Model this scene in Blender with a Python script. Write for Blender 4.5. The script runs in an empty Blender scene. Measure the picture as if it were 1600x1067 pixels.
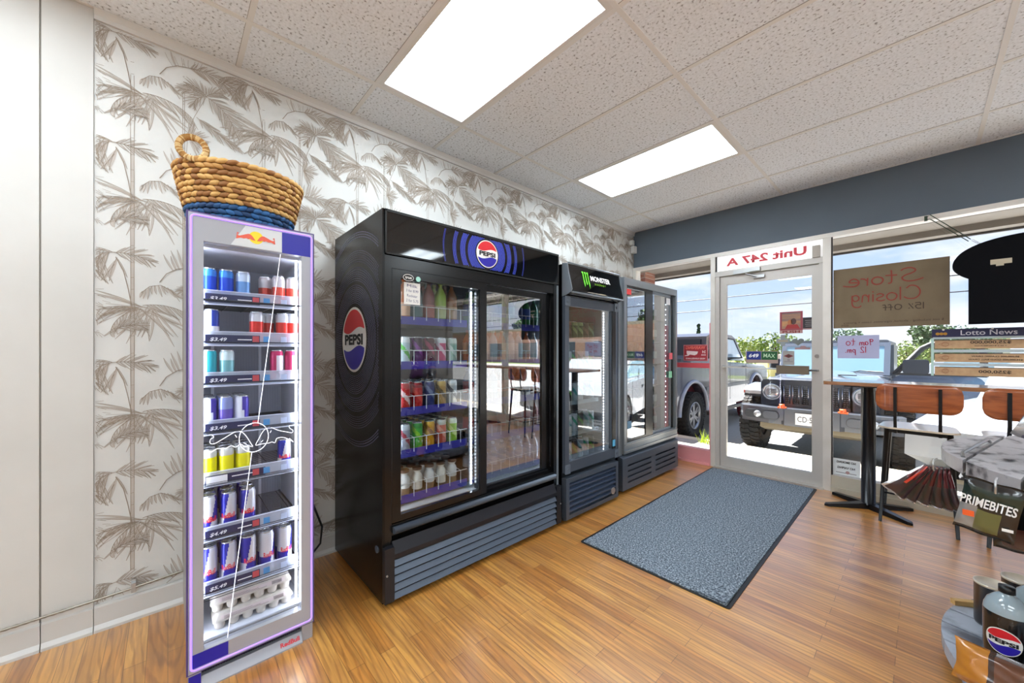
import bpy, math, random
from math import sin, cos, pi, radians, sqrt, atan2
from mathutils import Vector, Matrix
random.seed(7)
D = bpy.data; SC = bpy.context.scene; COL = SC.collection

# ------------------------------------------------------------------ camera
H = 2.839            # ceiling height
L = 4.51             # inner face of the storefront
cam_d = D.cameras.new('camera'); cam = D.objects.new('camera', cam_d); COL.objects.link(cam)
cam.location = (2.5533, 0.0, 1.2739)
cam.rotation_euler = (radians(90), 0, radians(47.486))
cam_d.sensor_width = 36.0; cam_d.lens = 36.0 * 586.6 / 1600.0; cam_d.shift_y = 16.5 / 1600.0
cam_d.clip_start = 0.02; cam_d.clip_end = 500
SC.camera = cam
# ------------------------------------------------------------------ view, sky, sun
SC.view_settings.view_transform = 'Standard'; SC.view_settings.look = 'None'
SC.view_settings.gamma = 1; SC.view_settings.use_curve_mapping = False
SC.view_settings.exposure = 1.3
W = D.worlds.new('sky'); SC.world = W; W.use_nodes = True
nt = W.node_tree; N = nt.nodes; LK = nt.links
for n in list(N): N.remove(n)
wo = N.new('ShaderNodeOutputWorld'); bg = N.new('ShaderNodeBackground')
tc = N.new('ShaderNodeTexCoord'); sp = N.new('ShaderNodeSeparateXYZ')
LK.new(tc.outputs['Generated'], sp.inputs[0])
cr = N.new('ShaderNodeValToRGB'); LK.new(sp.outputs['Z'], cr.inputs[0])
cr.color_ramp.elements[0].position = 0.0; cr.color_ramp.elements[0].color = (.86, .93, 1, 1)
cr.color_ramp.elements[1].position = 0.45; cr.color_ramp.elements[1].color = (.34, .54, .98, 1)
e = cr.color_ramp.elements.new(0.12); e.color = (.62, .77, 1, 1)
mp = N.new('ShaderNodeMapping'); mp.inputs['Scale'].default_value = (3, 3, 9); LK.new(tc.outputs['Generated'], mp.inputs[0])
nz = N.new('ShaderNodeTexNoise'); nz.inputs['Scale'].default_value = 1.6; nz.inputs['Detail'].default_value = 7; nz.inputs['Roughness'].default_value = .55
LK.new(mp.outputs[0], nz.inputs[0])
c2 = N.new('ShaderNodeValToRGB'); c2.color_ramp.elements[0].position = .47; c2.color_ramp.elements[1].position = .64
LK.new(nz.outputs[0], c2.inputs[0])
mx = N.new('ShaderNodeMix'); mx.data_type = 'RGBA'; LK.new(c2.outputs[0], mx.inputs[0]); LK.new(cr.outputs[0], mx.inputs[6]); mx.inputs[7].default_value = (1.0, 1.0, 1.0, 1)
LK.new(mx.outputs[2], bg.inputs[0]); bg.inputs[1].default_value = 0.50; LK.new(bg.outputs[0], wo.inputs[0])
sd = D.lights.new('sun', 'SUN'); sun = D.objects.new('sun', sd); COL.objects.link(sun)
sd.energy = 15.0; sd.angle = radians(.6); sd.color = (1, .95, .87)
sun.location = (-4, 12, 9)
sun.rotation_euler = Vector((.42, -.30, -.86)).to_track_quat('-Z', 'Y').to_euler()
FIX_STRENGTH = 6.5

# ------------------------------------------------------------------ materials
def C(h, a=1.0):
    if isinstance(h, str):
        r = [int(h[i:i+2], 16) / 255 for i in (0, 2, 4)]
        r = [(c / 12.92 if c <= .04045 else ((c + .055) / 1.055) ** 2.4) for c in r]
        return (*r, a)
    return (*h[:3], a)
MC = {}
def mat(name, col, rough=.5, metal=0.0, emit=0.0, spec=.5, coat=0.0, alpha=1.0):
    if name in MC: return MC[name]
    m = D.materials.new(name); m.use_nodes = True; b = m.node_tree.nodes['Principled BSDF']
    c = C(col); b.inputs['Base Color'].default_value = c; b.inputs['Roughness'].default_value = rough
    b.inputs['Metallic'].default_value = metal; b.inputs['Specular IOR Level'].default_value = spec
    b.inputs['Coat Weight'].default_value = coat; b.inputs['Coat Roughness'].default_value = .05
    if alpha < 1: b.inputs['Alpha'].default_value = alpha
    if emit: b.inputs['Emission Color'].default_value = c; b.inputs['Emission Strength'].default_value = emit
    m.diffuse_color = c; MC[name] = m; return m
def nodes(m): return m.node_tree.nodes, m.node_tree.links, m.node_tree.nodes['Principled BSDF']
def ramp(N, pts):
    r = N.new('ShaderNodeValToRGB'); el = r.color_ramp.elements
    while len(el) > 1: el.remove(el[-1])
    el[0].position = pts[0][0]; el[0].color = C(pts[0][1])
    for p, c in pts[1:]: e = el.new(p); e.color = C(c)
    return r
def noisy(name, c1, c2, scale=20, rough=.6, bump=0.0, stretch=(1, 1, 1), lo=.35, hi=.65, metal=0.0, spec=.5, detail=4, bscale=None, coat=0):
    if name in MC: return MC[name]
    m = mat(name, c1, rough, metal, spec=spec, coat=coat); N, K, b = nodes(m)
    t = N.new('ShaderNodeTexCoord'); mp = N.new('ShaderNodeMapping'); mp.inputs['Scale'].default_value = stretch
    K.new(t.outputs['Object'], mp.inputs[0]); n = N.new('ShaderNodeTexNoise'); n.inputs['Scale'].default_value = scale; n.inputs['Detail'].default_value = detail
    K.new(mp.outputs[0], n.inputs[0]); r = ramp(N, [(lo, c1), (hi, c2)]); K.new(n.outputs[0], r.inputs[0]); K.new(r.outputs[0], b.inputs['Base Color'])
    if bump:
        bp = N.new('ShaderNodeBump'); bp.inputs['Strength'].default_value = bump; bp.inputs['Distance'].default_value = .01
        if bscale:
            n2 = N.new('ShaderNodeTexNoise'); n2.inputs['Scale'].default_value = bscale; K.new(mp.outputs[0], n2.inputs[0]); K.new(n2.outputs[0], bp.inputs['Height'])
        else: K.new(n.outputs[0], bp.inputs['Height'])
        K.new(bp.outputs[0], b.inputs['Normal'])
    return m
def glass(name, tint='ffffff', refl=1.0, base=0.0, rough=0.0):
    if name in MC: return MC[name]
    m = D.materials.new(name); m.use_nodes = True; N = m.node_tree.nodes; K = m.node_tree.links
    for n in list(N): N.remove(n)
    o = N.new('ShaderNodeOutputMaterial'); mixs = N.new('ShaderNodeMixShader'); tr = N.new('ShaderNodeBsdfTransparent'); gl = N.new('ShaderNodeBsdfGlossy')
    tr.inputs[0].default_value = C(tint); gl.inputs['Roughness'].default_value = rough; gl.inputs[0].default_value = (1, 1, 1, 1)
    fr = N.new('ShaderNodeFresnel'); fr.inputs[0].default_value = 1.5
    ma = N.new('ShaderNodeMath'); ma.operation = 'MULTIPLY_ADD'; ma.use_clamp = True
    K.new(fr.outputs[0], ma.inputs[0]); ma.inputs[1].default_value = refl; ma.inputs[2].default_value = base
    ge = N.new('ShaderNodeNewGeometry'); inv = N.new('ShaderNodeMath'); inv.operation = 'SUBTRACT'; inv.inputs[0].default_value = 1.0; K.new(ge.outputs['Backfacing'], inv.inputs[1])
    mu = N.new('ShaderNodeMath'); mu.operation = 'MULTIPLY'; K.new(ma.outputs[0], mu.inputs[0]); K.new(inv.outputs[0], mu.inputs[1])
    K.new(mu.outputs[0], mixs.inputs[0]); K.new(tr.outputs[0], mixs.inputs[1]); K.new(gl.outputs[0], mixs.inputs[2]); K.new(mixs.outputs[0], o.inputs[0])
    MC[name] = m; return m

def floor_mat():
    m = mat('oak laminate', 'b87838', .4, spec=.5, coat=1.0); N, K, b = nodes(m); b.inputs['Coat IOR'].default_value = 2.1; b.inputs['Coat Roughness'].default_value = .28
    t = N.new('ShaderNodeTexCoord'); s = N.new('ShaderNodeMapping'); K.new(t.outputs['Object'], s.inputs[0])
    br = N.new('ShaderNodeTexBrick'); br.offset = .37; br.offset_frequency = 2; br.squash = 1
    K.new(s.outputs[0], br.inputs[0]); br.inputs['Scale'].default_value = 1; br.inputs['Brick Width'].default_value = .62; br.inputs['Row Height'].default_value = .066
    br.inputs['Mortar Size'].default_value = .0012; br.inputs['Mortar Smooth'].default_value = .3; br.inputs['Bias'].default_value = 0
    br.inputs['Color1'].default_value = C('a87030'); br.inputs['Color2'].default_value = C('c8944c'); br.inputs['Mortar'].default_value = C('6e4818')
    g = N.new('ShaderNodeMapping'); g.inputs['Scale'].default_value = (1.3, 17, 1); K.new(t.outputs['Object'], g.inputs[0])
    n = N.new('ShaderNodeTexNoise'); n.inputs['Scale'].default_value = 2.2; n.inputs['Detail'].default_value = 5; n.inputs['Distortion'].default_value = .8; K.new(g.outputs[0], n.inputs[0])
    r = ramp(N, [(.3, '7c6038'), (.48, 'b8a888'), (.62, 'f0e2c4')]); K.new(n.outputs[0], r.inputs[0])
    g2 = N.new('ShaderNodeMapping'); g2.inputs['Scale'].default_value = (2.2, 15, 1); K.new(t.outputs['Object'], g2.inputs[0])
    w = N.new('ShaderNodeTexWave'); w.wave_type = 'RINGS'; w.rings_direction = 'Z'; w.inputs['Scale'].default_value = .9; w.inputs['Distortion'].default_value = 9; w.inputs['Detail'].default_value = 3; w.inputs['Detail Scale'].default_value = .9; K.new(g2.outputs[0], w.inputs[0])
    r2 = ramp(N, [(.0, 'a87e48'), (.35, 'ffffff')]); K.new(w.outputs[1], r2.inputs[0])
    m1 = N.new('ShaderNodeMix'); m1.data_type = 'RGBA'; m1.blend_type = 'OVERLAY'; m1.inputs[0].default_value = .42; K.new(br.outputs[0], m1.inputs[6]); K.new(r.outputs[0], m1.inputs[7])
    m2 = N.new('ShaderNodeMix'); m2.data_type = 'RGBA'; m2.blend_type = 'MULTIPLY'; m2.inputs[0].default_value = .45; K.new(m1.outputs[2], m2.inputs[6]); K.new(r2.outputs[0], m2.inputs[7])
    K.new(m2.outputs[2], b.inputs['Base Color'])
    bp = N.new('ShaderNodeBump'); bp.inputs['Strength'].default_value = .12; bp.inputs['Distance'].default_value = .002; K.new(n.outputs[0], bp.inputs['Height']); K.new(bp.outputs[0], b.inputs['Normal'])
    return m
def tile_mat():
    m = mat('ceiling tile', 'eeeeee', .9, spec=.2); N, K, b = nodes(m)
    t = N.new('ShaderNodeTexCoord'); n = N.new('ShaderNodeTexNoise'); n.inputs['Scale'].default_value = 75; n.inputs['Detail'].default_value = 2; K.new(t.outputs['Object'], n.inputs[0])
    r = ramp(N, [(.32, '9c9da0'), (.38, 'e4e8ec'), (.6, 'f1f5fa')]); K.new(n.outputs[0], r.inputs[0]); K.new(r.outputs[0], b.inputs['Base Color'])
    bp = N.new('ShaderNodeBump'); bp.inputs['Strength'].default_value = .3; bp.inputs['Distance'].default_value = .002; K.new(n.outputs[0], bp.inputs['Height']); K.new(bp.outputs[0], b.inputs['Normal'])
    return m
def diffuser_mat():
    m = mat('lit acrylic', 'ffffff', .5); N, K, b = nodes(m)
    t = N.new('ShaderNodeTexCoord'); s = N.new('ShaderNodeSeparateXYZ'); K.new(t.outputs['Object'], s.inputs[0])
    # two fluorescent tubes behind the prismatic panel show as brighter bands
    a = N.new('ShaderNodeMath'); a.operation = 'ABSOLUTE'; K.new(s.outputs['Y'], a.inputs[0])
    b1 = N.new('ShaderNodeMath'); b1.operation = 'SUBTRACT'; K.new(a.outputs[0], b1.inputs[0]); b1.inputs[1].default_value = .12
    c = N.new('ShaderNodeMath'); c.operation = 'ABSOLUTE'; K.new(b1.outputs[0], c.inputs[0])
    r = N.new('ShaderNodeMapRange'); K.new(c.outputs[0], r.inputs[0]); r.inputs[1].default_value = 0; r.inputs[2].default_value = .16; r.inputs[3].default_value = FIX_STRENGTH * 1.3; r.inputs[4].default_value = FIX_STRENGTH * .7
    b.inputs['Emission Color'].default_value = (.80, .92, 1, 1); K.new(r.outputs[0], b.inputs['Emission Strength'])
    return m
M_floor = floor_mat(); M_tile = tile_mat(); M_lit = diffuser_mat()
M_tbar = mat('painted steel grid', 'e6e5e2', .6); M_seam = mat('tile reveal', '8c877f', .9)
M_wall = noisy('off white wall', 'c8c5c0', 'cecbc6', 3, .75)
M_paper = noisy('wallpaper ground', 'cdcbc7', 'd2d0cc', 2, .7)
M_fill = mat('wallpaper frond fill', 'bab1a8', .7); M_stroke = mat('wallpaper frond ink', '968778', .7)
M_white = mat('white paint', 'e2e0dc', .45); M_base = mat('baseboard paint', 'c6c3bf', .4)
M_slate = noisy('slate blue paint', '5a6672', '5e6a76', 2, .6)
M_alu = noisy('anodised aluminium', 'd0cac2', 'dad4cd', 6, .42, metal=.35); M_alud = mat('door aluminium', 'beb8b2', .4, .3)
M_aluw = mat('pale aluminium', 'e2ddd6', .4, .1); M_pink = mat('reddish reflection aluminium', 'd58f92', .45); M_redbar = mat('red bar', 'd05058', .5)  # pink holds the left window's reddish reflection; the bar is plain red
M_blk = mat('black paint', '08080a', .22, spec=.5); M_blkm = mat('matte black', '101012', .55); M_blkg = mat('gloss black acrylic', '060607', .04, spec=.7)
M_gun = mat('gunmetal grey', '525a66', .4, .5); M_gunl = mat('grey steel frame', '8a929a', .35, .6); M_side = noisy('black vinyl side', '060507', '0a0909', 3, .22, spec=.3)
M_steel = noisy('brushed steel', 'a8a8a8', 'b6b6b6', 40, .3, metal=.9, stretch=(1, 1, 20))
M_winglass = glass('window glass', 'f7f9fc', 1.0); M_coolglass = glass('cooler glass', 'e6ecee', 1.6, .05); M_coolglass2 = glass('coated cooler glass', 'd4dce0', 2.4, .26)
M_rbglass = glass('fridge glass', 'f4f6fa', .7)
M_led = mat('white led', 'f2f6ff', .5, emit=10.0); M_purple = mat('purple led', '9a78ff', .5, emit=.55); M_neonw = mat('white line', 'f4f6ff', .5, emit=.45)
M_silver = mat('silver grey panel', 'a4a5ab', .35, .25); M_navy = mat('royal blue print', '140c96', .3); M_navyd = mat('navy price card', '22264e', .4)
M_clear = mat('clear acrylic', 'dfe6f6', .15, alpha=.38); M_wtext = mat('white print', 'f2f2f4', .5); M_btext = mat('black print', '121214', .5)
M_red = mat('red print', 'd2202c', .4); M_blue = mat('blue print', '232a9c', .4)

# ------------------------------------------------------------------ mesh builder
class MB:
    def __init__(s): s.v = []; s.f = []; s.m = []; s.sm = []
    def add(s, vs, fs, mi=0, smooth=False):
        o = len(s.v); s.v += [tuple(v) for v in vs]; s.f += [tuple(i + o for i in f) for f in fs]
        s.m += [mi] * len(fs) if isinstance(mi, int) else list(mi); s.sm += [smooth] * len(fs); return s
    def box(s, a, b, mi=0, M=None):
        x0, y0, z0 = [min(a[i], b[i]) for i in range(3)]; x1, y1, z1 = [max(a[i], b[i]) for i in range(3)]
        vs = [(x0,y0,z0),(x1,y0,z0),(x1,y1,z0),(x0,y1,z0),(x0,y0,z1),(x1,y0,z1),(x1,y1,z1),(x0,y1,z1)]
        if M: vs = [M @ Vector(v) for v in vs]
        return s.add(vs, [(0,3,2,1),(4,5,6,7),(0,1,5,4),(1,2,6,5),(2,3,7,6),(3,0,4,7)], mi)
    def rbox(s, a, b, r=.01, mi=0, axis=0, M=None, n=4):
        # box whose four edges parallel to `axis` are rounded
        i, j = [(1, 2), (0, 2), (0, 1)][axis]
        lo = [min(a[k], b[k]) for k in range(3)]; hi = [max(a[k], b[k]) for k in range(3)]
        pts = []
        for (cx, cy, a0) in ((hi[i]-r, hi[j]-r, 0), (lo[i]+r, hi[j]-r, 90), (lo[i]+r, lo[j]+r, 180), (hi[i]-r, lo[j]+r, 270)):
            for k in range(n + 1):
                t = radians(a0 + 90 * k / n); pts.append((cx + r * cos(t), cy + r * sin(t)))
        return s.prism(pts, axis, lo[axis], hi[axis], mi, M)
    def prism(s, pts, axis, d0, d1, mi=0, M=None, smooth=False):
        i, j = [(1, 2), (0, 2), (0, 1)][axis]; n = len(pts); vs = []
        for d in (d0, d1):
            for p in pts:
                v = [0, 0, 0]; v[axis] = d; v[i] = p[0]; v[j] = p[1]; vs.append(Vector(v))
        if M: vs = [M @ v for v in vs]
        fs = [(k, (k+1) % n, n + (k+1) % n, n + k) for k in range(n)] + [tuple(range(n))[::-1], tuple(range(n, 2*n))]
        return s.add(vs, fs, mi)
    def tube(s, pts, r, n=8, mi=0, cap=True, closed=False):
        pts = [Vector(p) for p in pts]; m = len(pts); vs = []; fs = []
        up = None
        for k, p in enumerate(pts):
            if closed: t = pts[(k+1) % m] - pts[k-1]
            else: t = pts[min(k+1, m-1)] - pts[max(k-1, 0)]
            t.normalize()
            if up is None: up = Vector((0, 0, 1)) if abs(t.z) < .9 else Vector((1, 0, 0))
            a = t.cross(up)
            if a.length < 1e-5: a = t.cross(Vector((1, .3, 0)))
            a.normalize(); b = a.cross(t).normalized(); up = b
            rr = r[k] if isinstance(r, (list, tuple)) else r
            for q in range(n): vs.append(p + a * rr * cos(2*pi*q/n) + b * rr * sin(2*pi*q/n))
        for k in range(m if closed else m - 1):
            k2 = (k + 1) % m
            for q in range(n): fs.append((k*n+q, k*n+(q+1) % n, k2*n+(q+1) % n, k2*n+q))
        s.add(vs, fs, mi, True)
        if cap and not closed:
            o = len(s.v) - len(vs); s.f += [tuple(range(o, o+n)), tuple(range(o+(m-1)*n, o+m*n))[::-1]]; s.m += [mi, mi]; s.sm += [False, False]
        return s
    def lathe(s, prof, n=24, mi=0, M=None, mf=None, smooth=True, e=(1, 1), cap=True):
        vs = []; fs = []; ms = []
        for (r, z) in prof:
            for q in range(n):
                a = 2*pi*q/n; v = Vector((r*cos(a)*e[0], r*sin(a)*e[1], z)); vs.append(M @ v if M else v)
        for k in range(len(prof) - 1):
            for q in range(n):
                fs.append((k*n+q, k*n+(q+1) % n, (k+1)*n+(q+1) % n, (k+1)*n+q))
                ms.append(mf((q+.5)/n*360, (prof[k][1]+prof[k+1][1])/2, k) if mf else mi)
        s.add(vs, fs, ms, smooth); o = len(s.v) - len(vs)
        if not cap: return s
        if prof[0][0] > 1e-4: s.f.append(tuple(range(o, o+n))[::-1]); s.m.append(ms[0]); s.sm.append(False)
        if prof[-1][0] > 1e-4: s.f.append(tuple(range(o+(len(prof)-1)*n, o+len(prof)*n))); s.m.append(ms[-1]); s.sm.append(False)
        return s
    def poly(s, pts, mi=0): return s.add(pts, [tuple(range(len(pts)))], mi)
    def mesh(s, name, mats):
        me = D.meshes.new(name); me.from_pydata(s.v, [], s.f)
        for m in (mats if isinstance(mats, (list, tuple)) else [mats]): me.materials.append(m)
        me.polygons.foreach_set('material_index', s.m); me.polygons.foreach_set('use_smooth', s.sm); me.update(); return me
    def build(s, name, mats, parent=None, loc=None):
        o = D.objects.new(name, s.mesh(name, mats)); COL.objects.link(o)
        if parent: o.parent = parent
        if loc: o.location = loc
        return o
def obj(name, me, parent=None, loc=None, rz=0):
    o = D.objects.new(name, me); COL.objects.link(o)
    if parent: o.parent = parent
    if loc: o.location = loc
    o.rotation_euler.z = rz; return o
def tag(o, label=None, cat=None, group=None, kind=None):
    if label: o['label'] = label
    if cat: o['category'] = cat
    if group: o['group'] = group
    if kind: o['kind'] = kind
    return o
def thing(name, loc, label, cat, group=None, rz=0):
    o = D.objects.new(name, None); COL.objects.link(o); o.location = loc; o.rotation_euler.z = rz; o.empty_display_size = .05
    return tag(o, label, cat, group)
def struct(name, b, m, parent=None):
    o = b.build(name, m, parent)
    if not parent: o['kind'] = 'structure'
    return o
def copy_tree(o, parent=None):
    c = o.copy(); COL.objects.link(c)
    if parent: c.parent = parent
    for ch in list(o.children): copy_tree(ch, c)
    return c
ORD = ['first', 'second', 'third', 'fourth', 'fifth', 'sixth', 'seventh', 'eighth', 'ninth', 'tenth', 'eleventh', 'twelfth']
# planes: 'x' faces +x (cooler fronts), 'y' faces -y (seen from the room), 'ym' the same but mirrored (stuck facing the street), 's' cooler side facing -y
def plane_M(pl, o):
    B = {'x': ((0,1,0),(0,0,1),(1,0,0)), 'y': ((1,0,0),(0,0,1),(0,-1,0)), 'ym': ((-1,0,0),(0,0,1),(0,-1,0)), 'z': ((1,0,0),(0,1,0),(0,0,1))}[pl]
    M = Matrix((( B[0][0], B[1][0], B[2][0], o[0]), (B[0][1], B[1][1], B[2][1], o[1]), (B[0][2], B[1][2], B[2][2], o[2]), (0,0,0,1)))
    return M
def text(body, w, h, m, parent, pl, o, bold=.0, shear=0, rot=0, name='lettering', ext=.0006, base=None):
    """text fitted to w x h metres, centred on o"""
    cu = D.curves.new('t', 'FONT'); cu.body = body; cu.size = 1; cu.extrude = 0; cu.offset = bold; cu.shear = shear; cu.align_x = 'CENTER'; cu.resolution_u = 3
    ob = D.objects.new('t', cu); COL.objects.link(ob)
    dg = bpy.context.evaluated_depsgraph_get(); dg.update(); me = D.meshes.new_from_object(ob.evaluated_get(dg)); D.objects.remove(ob); D.curves.remove(cu)
    xs = [v.co.x for v in me.vertices]; ys = [v.co.y for v in me.vertices]
    cx, cy = (max(xs)+min(xs))/2, (max(ys)+min(ys))/2; sx = w/(max(xs)-min(xs)); sy = h/(max(ys)-min(ys))
    M = (base if base is not None else plane_M(pl, (0,0,0))) @ Matrix.Rotation(radians(rot), 4, 'Z')
    for v in me.vertices: v.co = M @ Vector(((v.co.x-cx)*sx, (v.co.y-cy)*sy, 0))
    me.materials.clear(); me.materials.append(m); me.name = name
    for p in me.polygons: p.material_index = 0
    return obj(name, me, parent, o)
def flat(parent, pl, o, w, h, m, name, t=.001):
    """thin rectangular panel centred on o"""
    b = MB(); b.box((-w/2, -h/2, -t), (w/2, h/2, 0), 0, plane_M(pl, (0,0,0))); return b.build(name, m, parent, o)
def decal(parent, pl, o, polys, mats, name, t=0.0):
    """polys: list of (matindex, [(u, v), ...])"""
    b = MB(); M = plane_M(pl, (0,0,0))
    for k, (mi, pts) in enumerate(polys): b.poly([M @ Vector((p[0], p[1], t*k)) for p in pts], mi)
    return b.build(name, mats, parent, o)
def circle(cx, cy, r, n=32, ry=None): return [(cx + r*cos(2*pi*k/n), cy + (ry or r)*sin(2*pi*k/n)) for k in range(n)]
exec_parts = []

# ================================================================== THE ROOM
TS = .6096; GX = [.4006, .4006+2*TS, .4006+4*TS, .4006+6*TS, .4006+8*TS]; RX = 5.9; BY = -3.6
b = MB(); b.box((-.1, BY-.1, -.12), (RX+.1, L+.13, 0)); struct('floor', b, M_floor)
# ceiling tiles, one board per grid cell around the light fixtures
ys = [.8952 + TS*k for k in range(-8, 7)]; xs = [0-.0] + GX + [RX]
lights = []
for x0 in (GX[0], GX[3]):
    for y0 in (.8952-6*TS, .8952-3*TS, .8952, .8952+3*TS): lights.append((x0, y0))
lights += [(GX[2], .8952-6*TS), (GX[2], .8952-3*TS)]  # extra unseen panels, added to brighten the ceiling
b = MB(); ye = [BY] + [y for y in ys if BY < y < L] + [L]
for i in range(len(xs)-1):
    for j in range(len(ye)-1):
        if any(abs(xs[i]-lx) < .01 and abs(ye[j]-ly) < .01 for lx, ly in lights): continue
        b.box((xs[i]+.011, ye[j]+.011, H), (xs[i+1]-.011, ye[j+1]-.011, H+.015), 0)
b.box((-.1, BY-.1, H+.16), (RX+.1, L+.13, H+.2), 1)
for x in GX: b.box((x-.012, BY, H-.004), (x+.012, L, H+.02), 1)
for y in ye[1:-1]:
    b.box((0, y-.012, H-.003), (RX, y+.012, H+.02), 1); b.box((0, y-.0135, H-.001), (RX, y-.0121, H+.002), 2)
b.box((0, BY, H-.003), (.022, L, H+.01), 1); b.box((0, L-.02, H-.003), (RX, L, H+.01), 1)
struct('ceiling', b, [M_tile, M_tbar, M_seam])
fix = None
for k, (lx, ly) in enumerate(lights):
    lab = {(0,2): 'large fluorescent ceiling panel nearest the camera, above the tall narrow fridge', (0,3): 'fluorescent ceiling panel further back, nearer the glass door'}.get((k//4, k%4), 'fluorescent ceiling panel outside the view, %s, %s' % (['farthest back', 'behind the camera', 'beside the spool table', 'above the window bar'][k%4], ['papered wall row', 'right row', 'middle row added for brightness'][k//4]))
    t = thing('ceiling_light', (lx+TS, ly+TS/2, H), lab, 'ceiling light', 'fluorescent ceiling panels')
    if fix is None:
        f = MB()
        for a, c in (((-TS+.012,-TS/2+.012,-.003),(-TS+.042,TS/2-.012,.02)), ((TS-.042,-TS/2+.012,-.003),(TS-.012,TS/2-.012,.02)), ((-TS+.042,-TS/2+.012,-.003),(TS-.042,-TS/2+.034,.02)), ((-TS+.042,TS/2-.034,-.003),(TS-.042,TS/2-.012,.02))): f.box(a, c)
        f.box((-TS+.012,-TS/2+.012,.09),(TS-.012,TS/2-.012,.1))
        d_ = MB(); d_.box((-TS+.0425,-TS/2+.0345,.006),(TS-.0425,TS/2-.0345,.012)); fix = (f.mesh('frame', M_white), d_.mesh('diffuser', M_lit))
    obj('frame', fix[0], t); obj('diffuser', fix[1], t)
# left wall: wallpaper from y=-.248 on, plain panels before it
b = MB(); b.box((-.1, BY, 0), (0, L+.13, H+.16)); WL = struct('wall_left', b, M_paper)
b = MB(); b.box((0, BY, .0), (.008, -.405, H-.004)); b.box((0, -.399, 0), (.008, -.2495, H-.004)); b.build('wall_panel', M_wall, WL)
b = MB(); b.box((0, BY, 0), (.002, -.249, H-.004)); b.build('panel_seam', mat('panel seam grey', '8f8a82', .8), WL)  # grey backing that shows in the gaps between panels
b = MB(); b.box((RX, BY, 0), (RX+.1, L+.13, H+.16)); struct('wall_right', b, M_wall)
b = MB(); b.box((-.1, BY-.1, 0), (RX+.1, BY, H+.16)); struct('wall_back', b, M_wall)
b = MB(); b.box((0, -.248, H-.05), (.014, L, H-.004)); b.prism([(.0141, H-.03), (.024, H-.0045), (.0141, H-.0045)], 1, -.247, L-.001); struct('trim_1', b, mat('cornice paint', 'd4d2ce', .5))
def baseb(x0, y0, y1):
    q = MB(); q.prism([(0, 0), (x0+.024, 0), (x0+.024, .012), (x0+.012, .03), (x0+.012, .108), (x0+.006, .115), (0, .115)], 1, y0, y1); return q
b = MB()
for a, c in ((BY, -.402), (-.399, -.2495), (-.247, L-.03)): q = baseb(.004, a, c); b.add(q.v, q.f)
struct('baseboard_left', b, M_base)
b = MB(); b.box((RX-.015, BY, 0), (RX, L-.05, .11)); struct('baseboard_right', b, M_base)

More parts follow.
